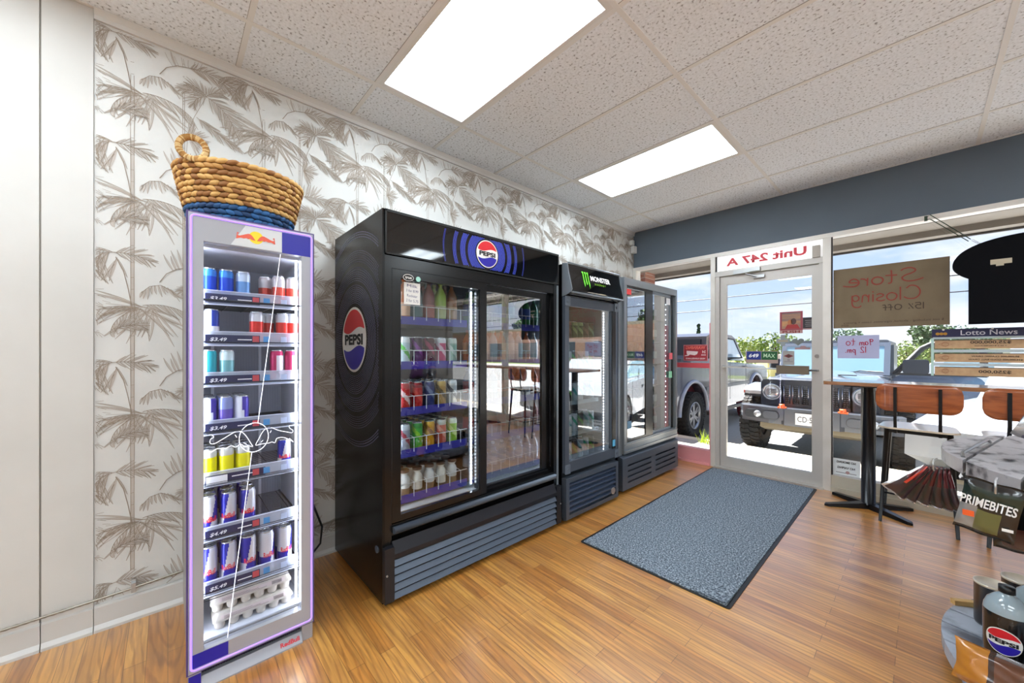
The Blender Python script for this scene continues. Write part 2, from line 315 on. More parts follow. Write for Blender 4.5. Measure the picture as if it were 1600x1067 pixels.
# wallpaper print: palms in thin ink lines, repeated every roll width
def wallpaper():
    fills = MB(); inks = MB(); R = random.Random(3)
    PW, PH = .53, .515; y_min, y_max, z_min, z_max = -.247, L-.002, .118, H-.052
    fV, fF, iV, iF = [], [], [], []
    def inside(p): return y_min < p[0] < y_max and z_min < p[1] < z_max
    tile = []   # (kind, polygon) in tile coordinates
    def leaflet(x, y, a, ln, w=.007, bend=0.0):
        w = min(w, .0048)
        n = 4; c = []
        for k in range(n+1):
            t = k/n; aa = a + bend*t; c.append((x, y)) if k == 0 else c.append((c[-1][0] + ln/n*cos(aa), c[-1][1] + ln/n*sin(aa)))
        L1, R1 = [], []
        for k, (px, py) in enumerate(c):
            t = k/n; ww = w*sin(pi*min(1, t*.85+.12)); aa = a + bend*t + pi/2; L1.append((px+ww*cos(aa), py+ww*sin(aa))); R1.append((px-ww*cos(aa), py-ww*sin(aa)))
        tile.append((0, L1 + R1[::-1]))
        s = R.choice([L1, R1]); th = .0011
        for src, wd in ((s, th*.62),):
            for k in range(n):
                (x0, y0), (x1, y1) = src[k], src[k+1]; nx, ny = -(y1-y0), x1-x0; q = math.hypot(nx, ny) or 1; nx, ny = nx/q*wd, ny/q*wd
                tile.append((1, [(x0-nx, y0-ny), (x1-nx, y1-ny), (x1+nx, y1+ny), (x0+nx, y0+ny)]))
    def line(pts, wd):
        for k in range(len(pts)-1):
            (x0, y0), (x1, y1) = pts[k], pts[k+1]; nx, ny = -(y1-y0), x1-x0; q = math.hypot(nx, ny) or 1; nx, ny = nx/q*wd, ny/q*wd
            tile.append((1, [(x0-nx, y0-ny), (x1-nx, y1-ny), (x1+nx, y1+ny), (x0+nx, y0+ny)]))
    def frond(x, y, a0, a1, ln, ll, n=16, side=0, w=.006, lean=.9):
        n = int(n*1.15); w *= .6; pts = [(x, y)]
        for k in range(n):
            t = (k+.5)/n; a = a0 + (a1-a0)*t; pts.append((pts[-1][0] + ln/n*cos(a), pts[-1][1] + ln/n*sin(a)))
        line(pts, .0012)
        for k in range(1, n+1):
            t = k/n; a = a0 + (a1-a0)*t; l2 = ll*(.55+.6*sin(pi*min(1, t*.9+.1)))*R.uniform(.8, 1.15)
            for sg in ((1, -1) if side == 0 else (side,)):
                leaflet(pts[k][0], pts[k][1], a + sg*lean*R.uniform(.75, 1.15)*(1-.45*t), l2, w*R.uniform(.7, 1.1), -sg*.35*R.random() + (-.25 if cos(a) > 0 else .25)*R.random())
    r = radians
    # trunk A and trunk B
    for (tx, wd) in ((.0, .0062), (.185, .0035)):
        tile.append((0, [(tx-wd, 0), (tx+wd, 0), (tx+wd, PH), (tx-wd, PH)]))
        for s in (-1, 1): line([(tx+s*wd, 0), (tx+s*wd*1.15, PH*.3), (tx+s*wd*.9, PH*.6), (tx+s*wd, PH)], .0009)
        for q in range(7): zz = PH*q/7 + R.random()*.03; line([(tx-wd, zz), (tx+wd, zz+.002)], .0008)
    # big palm on trunk A
    cx, cy = .035, .22
    for k in range(22):
        a = 200 + k*6.9 + R.uniform(-4, 4); leaflet(cx+R.uniform(-.03, .04), cy+R.uniform(-.01, .02), r(a), R.uniform(.13, .21), .0075, R.uniform(-.3, .1))
    for k in range(14):
        a = 150 + k*5; leaflet(cx-.01*k/3, cy+.01, r(a), R.uniform(.14, .23), .006, R.uniform(.1, .5))
    frond(cx, cy, r(160), r(215), .17, .07, 12, 1); frond(cx, cy+.02, r(15), r(-45), .2, .085, 14, -1); frond(cx-.01, cy, r(195), r(265), .16, .05, 9, 1)
    # smaller crown up left with hanging leaves and its curved stem
    cx, cy = -.065, .48
    frond(cx, cy, r(10), r(-30), .13, .06, 10, 0, .005); frond(cx, cy, r(150), r(230), .14, .07, 12, 1); frond(cx, cy, r(190), r(285), .13, .06, 12, 0, .005)
    for k in range(12): leaflet(cx+R.uniform(-.05, .02), cy+R.uniform(-.06, .01), r(-95+R.uniform(-35, 30)), R.uniform(.06, .12), .0065, 0)
    line([(cx+.01, cy-.02), (cx+.035, cy-.08), (cx+.05, cy-.16), (.0, cy-.26)], .0016)
    # arching small frond between the trunks
    line([(.03, .3), (.06, .335), (.1, .345), (.14, .32), (.17, .27)], .0012)
    for k in range(12): t = k/11; leaflet(.035+.12*t, .31+.035*sin(pi*t), r(-115+70*t), R.uniform(.035, .06), .0045, .2)
    # tuft and arching frond across trunk B
    line([(.095, .36), (.12, .405), (.16, .435), (.2, .445)], .0016)
    for k in range(11): leaflet(.145+.012*k, .425+.004*k, r(120-6*k), R.uniform(.07, .1), .006, R.uniform(-.2, .1))
    frond(.2, .445, r(12), r(-48), .26, .075, 20, -1, .006, .8); frond(.2, .445, r(18), r(-38), .22, .045, 16, 1, .005)
    # palm right of trunk B
    cx, cy = .275, .33
    for a0, a1, ln in ((160, 205, .1), (120, 190, .08), (60, 10, .08), (200, 262, .09)): frond(cx, cy, r(a0), r(a1), ln, .05, 9, 0, .0045)
    frond(cx, cy, r(-20), r(-80), .2, .085, 16, 0, .006)
    line([(cx, cy), (.225, .2), (.2, .1), (.195, -.02)], .001)
    # diagonal feather and low sun shaped fan
    frond(.235, .205, r(-32), r(-28), .2, .055, 16, 0, .0055, .6)
    for k in range(20): leaflet(.205, .09, r(-75+k*8.5), R.uniform(.06, .095), .0045, R.uniform(-.2, .2))
    frond(.47, .12, r(35), r(-10), .1, .05, 9, 0, .004)
    for i in range(-2, 11):
        for j in range(-1, 7):
            ox, oz = -.125 + PW*i, .23 + PH*j + (0 if i % 2 == 0 else 0)
            for ti, (kind, poly) in enumerate(tile):
                p = [(ox+a, oz+c) for a, c in poly]
                if not all(inside(q) for q in p): continue
                V, F = (fV, fF) if kind == 0 else (iV, iF); o = len(V); d = (.0005 if kind == 0 else .0024) + 1.2e-6*ti
                V += [(d, q[0], q[1]) for q in p]; F.append(tuple(range(o, o+len(p))))
    for nm, V, F, m in (('printed_leaves', fV, fF, M_fill), ('printed_outlines', iV, iF, M_stroke)):
        me = D.meshes.new(nm); me.from_pydata(V, [], F); me.materials.append(m); obj(nm, me, WL)
wallpaper()

# front wall: slate band, storefront frames
b = MB(); b.box((0, L, 2.368), (RX, L+.12, H+.16)); b.box((0, L-.004, 2.368), (RX, L, H-.003)); struct('wall_front', b, M_slate)
def rail(q, x0, x1, z0, z1, y0=L-.03, y1=L+.09, mi=0): q.box((x0, y0, z0), (x1, y1, z1), mi)
b = MB(); rail(b, 0, RX, 2.335, 2.368); rail(b, 0, RX, 2.328, 2.336, L-.035, L-.02); rail(b, 0, .045, 0, 2.335); struct('trim_2', b, M_aluw)
b = MB(); rail(b, .957, 1.004, 0, 2.335); rail(b, 1.934, 1.992, 0, 2.335); rail(b, RX-.05, RX, 0, 2.335); struct('trim_3', b, M_alu)
b = MB(); rail(b, 1.004, 1.934, 2.105, 2.16); rail(b, 1.004, 1.045, 0, 2.105, L-.02, L+.07); rail(b, 1.905, 1.934, 0, 2.105, L-.02, L+.07); struct('trim_4', b, M_alud)
b = MB(); rail(b, 1.0, 1.94, 0.001, .016, L-.06, L+.09); struct('trim_5', b, mat('threshold aluminium', 'c9c3bd', .35, .5))
# left window
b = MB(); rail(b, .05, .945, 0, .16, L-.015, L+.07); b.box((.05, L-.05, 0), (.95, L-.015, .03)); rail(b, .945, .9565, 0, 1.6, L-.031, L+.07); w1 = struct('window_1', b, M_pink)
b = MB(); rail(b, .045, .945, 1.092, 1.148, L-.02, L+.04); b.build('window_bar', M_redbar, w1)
b = MB(); b.box((.045, L+.02, .16), (.957, L+.026, 2.335)); b.build('window_pane', M_winglass, w1)
# right window
b = MB(); rail(b, 1.992, RX-.05, .0, .145, L-.02, L+.08); b.box((1.992, L-.05, 0), (RX-.05, L-.02, .045)); rail(b, 3.95, 4.0, .145, 2.335); w2 = struct('window_2', b, mat('sill aluminium', 'c0b8a8', .4, .2))
b = MB(); b.box((1.992, L+.02, .145), (3.95, L+.026, 2.335)); b.box((4.0, L+.02, .145), (RX-.05, L+.026, 2.335)); b.build('window_pane', M_winglass, w2)
b = MB(); b.box((1.992, L-.005, .145), (2.0, L+.02, 2.335)); b.build('window_gasket', M_blkm, w2)
# transom with the unit number
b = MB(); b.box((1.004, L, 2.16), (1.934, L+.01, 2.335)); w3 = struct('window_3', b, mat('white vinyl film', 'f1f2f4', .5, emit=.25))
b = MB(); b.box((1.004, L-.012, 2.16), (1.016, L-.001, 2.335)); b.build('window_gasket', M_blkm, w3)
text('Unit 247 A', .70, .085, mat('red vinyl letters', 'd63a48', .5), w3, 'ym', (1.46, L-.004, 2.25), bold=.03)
# glass door
b = MB(); rail(b, 1.048, 1.108, .018, 2.10, L, L+.045); rail(b, 1.868, 1.903, .018, 2.10, L, L+.045); rail(b, 1.108, 1.868, .018, .128, L, L+.045); rail(b, 1.108, 1.868, 2.01, 2.10, L, L+.045); rail(b, 1.848, 1.87, .11, 2.03, L+.002, L+.04)
d1 = struct('door_1', b, M_alud)
b = MB(); b.box((1.108, L+.018, .128), (1.868, L+.026, 2.01)); b.build('window_pane', M_winglass, d1)
b = MB(); b.tube([(1.085, L-.045, 1.118), (1.9, L-.045, 1.098)], .009, 10); b.tube([(1.085, L-.045, 1.118), (1.085, L+.005, 1.118)], .011, 8); b.tube([(1.893, L-.045, 1.098), (1.893, L+.005, 1.098)], .011, 8); b.build('push_bar', M_steel, d1)
b = MB(); b.box((1.58, L-.062, 1.062), (1.835, L-.03, 1.142)); b.box((1.58, L-.066, 1.060), (1.835, L-.03, 1.078)); b.build('push_plate', mat('brown push plate', '6a5c4c', .5), d1)
b = MB(); b.tube([(1.888, L-.006, 1.235), (1.888, L+.004, 1.235)], .018, 14); b.build('lock_cylinder', mat('worn lock', '8a827c', .4, .6), d1)
b = MB(); b.box((1.19, L-.05, 2.105), (1.44, L-.03, 2.145)); b.box((1.34, L-.066, 2.11), (1.44, L-.05, 2.145)); b.tube([(1.31, L-.05, 2.1), (1.33, L-.12, 2.08), (1.40, L-.03, 2.055)], .009, 8); b.box((1.37, L-.03, 2.04), (1.47, L, 2.07)); b.build('door_closer', M_steel, d1)
b = MB(); b.box((1.86, L-.05, 2.16), (1.915, L-.012, 2.27)); b.build('door_contact', mat('dull contact box', 'b4ada4', .5), d1)

# ================================================================== SMALL WALL THINGS
b = MB(); b.rbox((.003, 4.40, 2.655), (.045, 4.45, 2.715), .006); tag(b.build('motion_sensor', M_white), 'upper small white sensor box in the far corner under the ceiling', 'sensor', 'corner sensors')
b = MB(); b.rbox((.003, 4.43, 2.555), (.05, 4.50, 2.645), .008); tag(b.build('motion_sensor', M_white), 'lower white sensor box against the slate band in the far corner', 'sensor', 'corner sensors')
# armoured cable along the left wall
b = MB(); pts = []
for k in range(200):
    y = -1.2 + k*.0125*1.0; pts.append((.024, y, .138 + .0225*(y+.507)/.467 + .002*sin(y*9)))
b.tube(pts, [.0066 if k % 2 else .0048 for k in range(200)], 8)
cdt = b.build('armoured_cable', mat('galvanised conduit', '8d867c', .35, .8)); tag(cdt, 'thin grey armoured cable running along the wall above the baseboard', 'cable')
b = MB(); b.box((.009, -.128, .135), (.030, -.112, .176)); b.box((.0, -.128, .165), (.012, -.112, .19)); b.build('cable_clip', M_steel, cdt)
b = MB(); b.tube([(.05, .62, .45), (.055, .66, .32), (.06, .70, .2), (.06, .69, .1), (.08, .60, .02), (.1, .52, .008), (.2, .48, .008)], .006, 8)
tag(b.build('power_cord', M_blkm), 'black power cord hanging behind the narrow fridge by the wallpaper', 'cord')

# ================================================================== CANS AND BOTTLES
def can_mesh(name, r, h, mats, mf, n=20, rings=12):
    b = MB(); pr = [(r*.78, 0), (r*.98, h*.03)]
    for k in range(rings+1): pr.append((r, h*(.05+.83*k/rings)))
    pr += [(r*.90, h*.945), (r*.84, h*.965), (r*.88, h*.985), (r*.86, h), (r*.80, h), (r*.78, h*.975), (.0001, h*.975)]
    nb = len(pr)
    def f(a, z, k):
        if k < 1 or k >= nb-6: return 0
        return mf(((a+180) % 360)-180, z/h)
    b.lathe(pr, n, mf=f); b.box((-r*.12, -r*.3, h*.977), (r*.12, r*.35, h*.985), 0)
    return b.mesh(name, mats)
M_can = mat('can aluminium', 'c4c6c8', .25, .85)
def cm(c, metal=.35): return mat('can ' + c, c, .28, metal)
def mf_solid(band=None):
    def f(a, t): 
        if band:
            for lo, hi, i in band:
                if lo <= t < hi: return i
        return 1
    return f
def mf_bull(a, t):     # diagonal blue and silver quarters
    s = 1 if a > -20+60*(t-.5) else -1
    if t > .38: return 1 if s < 0 else 2
    return 2 if s < 0 else 1
def mf_bull2(a, t):
    s = 1 if a > 20+60*(t-.5) else -1
    if t > .38: return 1 if s > 0 else 2
    return 2 if s > 0 else 1
SLIM = (.0265, .134)
cans = {
 'blue': can_mesh('energy_drink_can', *SLIM, [M_can, cm('1548c8'), cm('3c8ce0')], mf_solid([(.0, .72, 1), (.72, 1, 2)])),
 'paleblue': can_mesh('energy_drink_can', *SLIM, [M_can, cm('6a9ad2'), cm('c6d6ea')], mf_solid([(0, .65, 1), (.65, 1, 2)])),
 'peach': can_mesh('energy_drink_can', *SLIM, [M_can, cm('d84a3a'), cm('d8cfd0')], mf_solid([(0, .62, 1), (.62, 1, 2)])),
 'redc': can_mesh('energy_drink_can', *SLIM, [M_can, cm('d02a20'), cm('c8c8cc')], mf_solid([(0, .7, 1), (.7, 1, 2)])),
 'white': can_mesh('energy_drink_can', *SLIM, [M_can, cm('e4e4ea', .1), cm('2440a8')], lambda a, t: 2 if (t > .45 and a > 0) else 1),
 'teal': can_mesh('energy_drink_can', *SLIM, [M_can, cm('28a2b0'), cm('d8e4e6', .1)], lambda a, t: 1 if a > -25 else 2),
 'tealw': can_mesh('energy_drink_can', *SLIM, [M_can, cm('7cb8bc'), cm('c8dcdc', .1)], lambda a, t: 1 if t < .7 else 2),
 'pink': can_mesh('energy_drink_can', *SLIM, [M_can, cm('b8285c'), cm('d8d0d6', .1)], lambda a, t: 1 if a < 0 or t > .8 else 2),
 'purplew': can_mesh('energy_drink_can', *SLIM, [M_can, cm('4a3aa6'), cm('dcdee8', .1)], lambda a, t: 1 if a > 10 - 40*(t-.5) else 2),
 'purple': can_mesh('energy_drink_can', *SLIM, [M_can, cm('6a5ab8'), cm('8c98cc')], lambda a, t: 1 if t < .6 else 2),
 'yellow': can_mesh('energy_drink_can', *SLIM, [M_can, cm('e8e010', .1), cm('d4d4cc')], mf_solid([(0, .72, 1), (.72, 1, 2)])),
 'bulls': can_mesh('energy_drink_can', *SLIM, [M_can, cm('1c2c9c'), cm('c8cad0')], mf_bull, 64, 44),
 'bull': can_mesh('energy_drink_can', .0285, .165, [M_can, cm('20249a'), cm('cfd0d6')], mf_bull, 64, 48),
 'bullb': can_mesh('energy_drink_can', .0285, .165, [M_can, cm('20249a'), cm('cfd0d6')], mf_bull2, 64, 48),
 'bullt': can_mesh('energy_drink_can', .029, .178, [M_can, cm('20249a'), cm('cfd0d6')], mf_bull, 64, 48),
 'bulltb': can_mesh('energy_drink_can', .029, .178, [M_can, cm('20249a'), cm('cfd0d6')], mf_bull2, 64, 48)}
CLOOK = {'blue': 'bright blue slim can', 'paleblue': 'pale blue slim energy drink can', 'peach': 'coral red slim energy drink can', 'redc': 'red slim energy drink can', 'white': 'white and blue slim can', 'teal': 'teal and white slim can', 'tealw': 'pale teal slim can', 'pink': 'magenta slim energy drink can', 'purplew': 'white and purple slim can', 'purple': 'lilac purple slim can', 'yellow': 'yellow slim energy drink can', 'bulls': 'small blue and silver energy drink can', 'bull': 'blue and silver energy drink can', 'bullb': 'silver fronted blue energy drink can', 'bullt': 'tall blue and silver can', 'bulltb': 'tall silver-fronted blue can'}

# ================================================================== NARROW ENERGY DRINK FRIDGE
FX0, FX1, FY0, FY1, FT = .10, .60, .052, .503, 1.822
# fridge, its cans, cartons and basket are scaled down about the camera position
FS, FOX, FOZ = .961, .0996, .0497
def fp(x, y, z): return (x*FS+FOX, y*FS, z*FS+FOZ)
fr = thing('display_fridge', fp(0, 0, 0), 'tall narrow grey display fridge with purple glowing edge and glass door', 'fridge')
fr.scale = (FS,)*3
b = MB(); z0 = .06
b.box((FX0, FY0+.004, z0), (FX0+.03, FY1-.004, FT)); b.box((FX0+.03, FY0+.004, z0), (FX1-.001, FY0+.034, FT)); b.box((FX0+.03, FY1-.034, z0), (FX1-.001, FY1-.004, FT)); b.box((FX0+.03, FY0+.034, 1.74), (FX1-.001, FY1-.034, FT)); b.box((FX0+.03, FY0+.034, z0), (FX1-.001, FY1-.034, .10))
b.build('cabinet', mat('grey fridge side', '8f8d8c', .35, .3), fr)
M_in = mat('white fridge liner', 'dfe2ea', .4); M_back = mat('grey liner back', '9599a6', .5)
b = MB(); b.box((FX0+.031, FY0+.035, .10), (FX0+.034, FY1-.035, 1.739), 1); b.box((FX0+.034, FY0+.0345, .10), (FX1-.01, FY0+.038, 1.739), 0); b.box((FX0+.034, FY1-.038, .10), (FX1-.01, FY1-.0345, 1.739), 0); b.box((FX0+.034, FY0+.038, 1.70), (FX1-.01, FY1-.038, 1.739)); b.box((FX0+.034, FY0+.038, .1005), (FX1-.01, FY1-.038, .106))
for k in range(30): b.box((FX0+.034, FY0+.05+k*.012, .3), (FX0+.037, FY0+.054+k*.012, 1.66), 1)
for yy in (.16, .36): b.box((FX0+.037, yy, .2), (FX0+.042, yy+.012, 1.66), 0)
b.build('liner', [M_in, M_back], fr)
# door: frame with rounded corners, glowing border
dx0, dx1 = .602, .642
def ring(q, y0, y1, z0, z1, iy0, iy1, iz0, iz1, x0, x1, mi=0):
    q.box((x0, y0, z0), (x1, iy0, z1), mi); q.box((x0, iy1, z0), (x1, y1, z1), mi); q.box((x0, iy0, z0), (x1, iy1, iz0), mi); q.box((x0, iy0, iz1), (x1, iy1, z1), mi)
b = MB(); ring(b, FY0+.006, FY1-.006, .024, FT-.004, .104, .449, .098, 1.712, dx0, dx1); dr = b.build('door', M_silver, fr)
b = MB(); ring(b, FY0, FY1, .018, FT+.002, FY0+.006, FY1-.006, .024, FT-.004, dx0, dx1-.004); b.build('door_edge', mat('violet edge trim', '4c3c78', .4), dr)
def rr(y0, y1, z0, z1, r, n=5):
    p = []
    for (cy, cz, a0) in ((y1-r, z1-r, 0), (y0+r, z1-r, 90), (y0+r, z0+r, 180), (y1-r, z0+r, 270)):
        for k in range(n+1): t = radians(a0+90*k/n); p.append((dx1+.001, cy+r*cos(t), cz+r*sin(t)))
    return p
b = MB(); b.tube(rr(FY0+.014, FY1-.012, .034, FT-.013, .014), .0036, 6, closed=True); b.build('purple_light', M_purple, dr)
b = MB(); b.box((dx0+.016, .104, .098), (dx0+.02, .449, 1.712)); b.build('door_glass', M_rbglass, dr)
b = MB(); b.box((FX1-.02, .437, .11), (FX1-.012, .444, 1.70)); b.build('light_strip', M_led, fr)
b = MB(); b.box((FX1-.02, .0955, .11), (FX1-.012, .1015, 1.70)); b.build('light_strip', M_led, fr)  # second strip behind the frame, added to brighten the interior
X = dx1+.0008
b = MB(); b.poly([(X, .372, 1.712), (X, .486, 1.712), (X, .486, 1.803), (X, .372, 1.803)]); b.build('blue_panel', M_navy, dr)
b = MB(); b.poly([(X, .070, .042), (X, .182, .042), (X, .182, .096), (X, .070, .096)]); b.build('blue_panel', M_navy, dr)
b = MB(); b.poly([(X-.0003, .19, 1.715), (X-.0003, .372, 1.715), (X-.0003, .405, 1.803), (X-.0003, .24, 1.803)]); b.build('badge_panel', mat('pale badge panel', 'cfd2d4', .35), dr)
bullL = [(0.121,0.942),(0.131,0.94),(0.136,0.93),(0.126,0.923),(0.126,0.907),(0.141,0.905),(0.163,0.917),(0.188,0.932),(0.211,0.944),(0.229,0.938),(0.245,0.917),(0.259,0.888),(0.267,0.871),(0.253,0.876),(0.24,0.875),(0.224,0.888),(0.208,0.878),(0.193,0.887),(0.173,0.878),(0.148,0.882),(0.131,0.873),(0.114,0.864)]  # bull outlines traced from image pixels, converted beforehand to door-plane coordinates
bullR = [(0.421,0.942),(0.405,0.942),(0.406,0.93),(0.419,0.918),(0.414,0.908),(0.396,0.914),(0.363,0.926),(0.334,0.943),(0.32,0.944),(0.303,0.928),(0.289,0.9),(0.278,0.875),(0.294,0.876),(0.311,0.876),(0.328,0.876),(0.337,0.879),(0.349,0.874),(0.357,0.892),(0.381,0.892),(0.405,0.878),(0.421,0.865),(0.405,0.885)]
# badge: yellow sun disc and two red bulls
def bull_poly(pts, cx, cz, s): return [((y-.272)*s, (z-.905)*s*.8) for y, z in pts]
Lp = bull_poly(bullL, 0, 0, .44); Rp = [(-u, v) for u, v in Lp][::-1]
decal(dr, 'x', (X+.0002, .277, 1.757), [(0, circle(0, .002, .026, 24)), (1, Lp), (1, Rp)], [mat('yellow print', 'f6d42a', .4), mat('orange red print', 'e0604a', .4)], 'bull_badge', .0003)
def smooth(P_, n=4):
    out = []
    for i in range(len(P_)-1):
        p0, p1, p2, p3 = P_[max(i-1, 0)], P_[i], P_[i+1], P_[min(i+2, len(P_)-1)]
        for k in range(n):
            t = k/n; out.append(tuple(.5*(2*p1[j] + (p2[j]-p0[j])*t + (2*p0[j]-5*p1[j]+4*p2[j]-p3[j])*t*t + (3*p1[j]-p0[j]-3*p2[j]+p3[j])*t**3) for j in (0, 1)))
    return out + [P_[-1]]
b = MB(); gx = dx0+.022
for P_ in (bullL, bullR): b.tube([(gx, y, z) for y, z in smooth(P_)], .0013, 5)
b.tube([(gx, .272+.052*cos(a*pi/18), .909+.062*sin(a*pi/18)) for a in range(36)], .0014, 5, closed=True)
for p_, q_ in (((.206, .93), (.212, .918)), ((.335, .93), (.33, .92)), ((.235, .892), (.246, .884)), ((.305, .892), (.296, .884))): b.tube([(gx, *p_), (gx, *q_)], .0011, 4)
b.tube([(gx, .37, 1.71), (gx, .286, .971)], .0014, 5); b.tube([(gx, .264, .847), (gx, .181, .10)], .0014, 5)
b.build('bull_line_drawing', M_neonw, dr)
# base with grille
zb = -FOZ/FS
b = MB(); b.box((FX0, FY0+.008, zb), (.58, FY1-.008, .0598)); b.box((.58, FY0+.006, zb), (.636, FY0+.045, .0175)); b.box((.58, FY1-.05, zb), (.636, FY1-.006, .0175)); b.prism([(.58, zb), (.648, zb), (.648, zb+.006), (.622, -.012), (.58, -.012)], 1, FY0+.045, FY1-.05); b.box((.58, FY0+.006, .0175), (.60, FY1-.006, .0598)); b.build('plinth', mat('plinth grey', '9a9aa0', .4, .3), fr)
b = MB(); b.box((.581, FY0+.046, -.0115), (.60, FY1-.051, .0172), 0)
for k in range(40): b.box((.60, FY0+.05+k*.0085, -.010), (.606, FY0+.053+k*.0085, .016), 0)
b.build('grille', M_blkm, fr)
b = MB(); b.box((.6362, FY0+.007, zb+.002), (.6368, FY0+.044, .012)); b.build('blue_corner', M_navy, fr)
sl_ = Matrix(((0, -.61, .79, 0), (1, 0, 0, 0), (0, .79, .61, 0), (0, 0, 0, 1)))
text('RedBull', .075, .018, M_red, fr, 'x', (.6375, .405, -.028), bold=.03, base=sl_)
shelf_z = [1.488, 1.318, 1.148, .950, .736, .512, .289]
b0 = MB(); b0.box((FX0+.04, .094, -.006), (.555, .10, 0)); b0.box((FX0+.04, .452, -.006), (.555, .458, 0))
for k in range(26): xx = FX0+.05+k*.0195; b0.tube([(xx, .094, -.003), (xx, .458, -.003)], .0014, 4)
for k in range(5): yy = .12+k*.08; b0.tube([(FX0+.045, yy, -.006), (.55, yy, -.006)], .002, 4)
shelf_me = b0.mesh('shelf', mat('shelf wire', '34363e', .4, .5))
hs = [.062, .056, .05, .045, .05, .06, .06]; prices = ['3.49', '3.49', '3.49', '3.49', None, '4.49', '5.49']
for k, z in enumerate(shelf_z):
    sh = obj('shelf', shelf_me, fr, (0, 0, z)); s = MB(); hh = .052
    s.box((.574, .098, -.016), (.577, .45, .040)); s.box((.574, .098, -.019), (.582, .45, -.0145), 1); s.box((.572, .098, .0405), (.579, .45, .043), 1); s.box((.572, .446, -.016), (.578, .449, .0405), 1); s.build('shelf_lip', [M_clear, mat('acrylic edge', 'dde4f4', .2)], sh)
    y1 = .30 if k != 4 else .32
    flat(sh, 'x', (.5785, (.112+y1)/2, .010), y1-.112, .036, M_navyd, 'price_card')
    if prices[k]:
        text('$' + prices[k], .056, .017, M_wtext, sh, 'x', (.5795, .155, .008), bold=.02, shear=.25); flat(sh, 'x', (.5792, .245, .009), .05, .004, M_wtext, 'small_print')
    else: flat(sh, 'x', (.5792, .15, .008), .07, .032, M_wtext, 'blank_card'); flat(sh, 'x', (.5792, .24, .012), .08, .004, M_wtext, 'small_print')
    for yy, cc in ((.285, 'c84a50'), (.325, '4a90c8'), (.392, 'b8c4dc')): flat(sh, 'x', (.5793, yy, .012), .024, .026, mat('tag ' + cc, cc, .5), 'product_tag')
SN = ['top', 'second', 'third', 'fourth', 'fifth', 'sixth', 'bottom']
def rbcan(kind, k, y, row, col, rz=0):
    zc = shelf_z[k]+.0012; o = obj('energy_drink_can', cans[kind], None, fp(.543 - row*.062, y, zc), rz); o.scale = (FS,)*3
    tag(o, '%s, %s from left, %s row, %s shelf, narrow fridge' % (CLOOK[kind], ORD[col], ['front', 'second', 'third'][row], SN[k]), 'can', 'cans in the narrow fridge')
    if kind.startswith('bull') and row == 0:
        hh = .165 if kind[:5] != 'bullt' else .178
        if kind == 'bulls': hh = .134
        r_ = .0285 if kind != 'bulls' else .0265
        me = D.meshes.get('bull_words_%s' % kind)
        if me is None:
            t = text('RedBull', .05, hh*.13, mat('can red letters', 'd81e2c', .3), None, 'x', (0, 0, 0), bold=.03, name='lettering'); me = t.data; D.objects.remove(t)
            for v in me.vertices:
                a = v.co.y/(r_+.0006); v.co = Vector(((r_+.0006)*cos(a), (r_+.0006)*sin(a), v.co.z+hh*.42))
            me.name = 'bull_words_%s' % kind
        obj('lettering', me, o)
P = .0575
rows = [[('blue', .127, 0), ('blue', .184, 1), ('paleblue', .243, 2), ('peach', .335, 3), ('peach', .377, 4), ('peach', .43, 5)],
        [('white', .135, 0), ('redc', .292, 1), ('redc', .345, 2), ('redc', .385+.008, 3), ('redc', .432, 4)],
        [('teal', .127, 0), ('tealw', .186, 1), ('pink', .37, 2), ('pink', .428, 3)],
        [('purplew', .127, 0), ('purple', .182, 1), ('purplew', .238, 2)],
        [('yellow', .127, 0), ('yellow', .185, 1), ('yellow', .243, 2), ('bulls', .40, 3)],
        [('bullb', .126, 0), ('bull', .192, 1), ('bull', .26, 2)],
        [('bullt', .126, 0), ('bullt', .192, 1), ('bullt', .262, 2), ('bulltb', .332, 3), ('bulltb', .402, 4)]]
for k, rw in enumerate(rows):
    for kind, y, c in rw:
        if k == 0 and c == 4: pass
        for row in range(3 if k in (3, 4, 5, 6) and kind != 'bulls' else 1):
            if k == 1 and c in (2,): rbcan(kind, k, y, 1, c); break
            yy = y
            if k == 0 and c == 3: rbcan(kind, k, y, 1, c); break
            if k == 0 and c == 5: yy = .441-.001
            rbcan(kind, k, min(yy, .432), row, c, rz=random.uniform(-.25, .25))
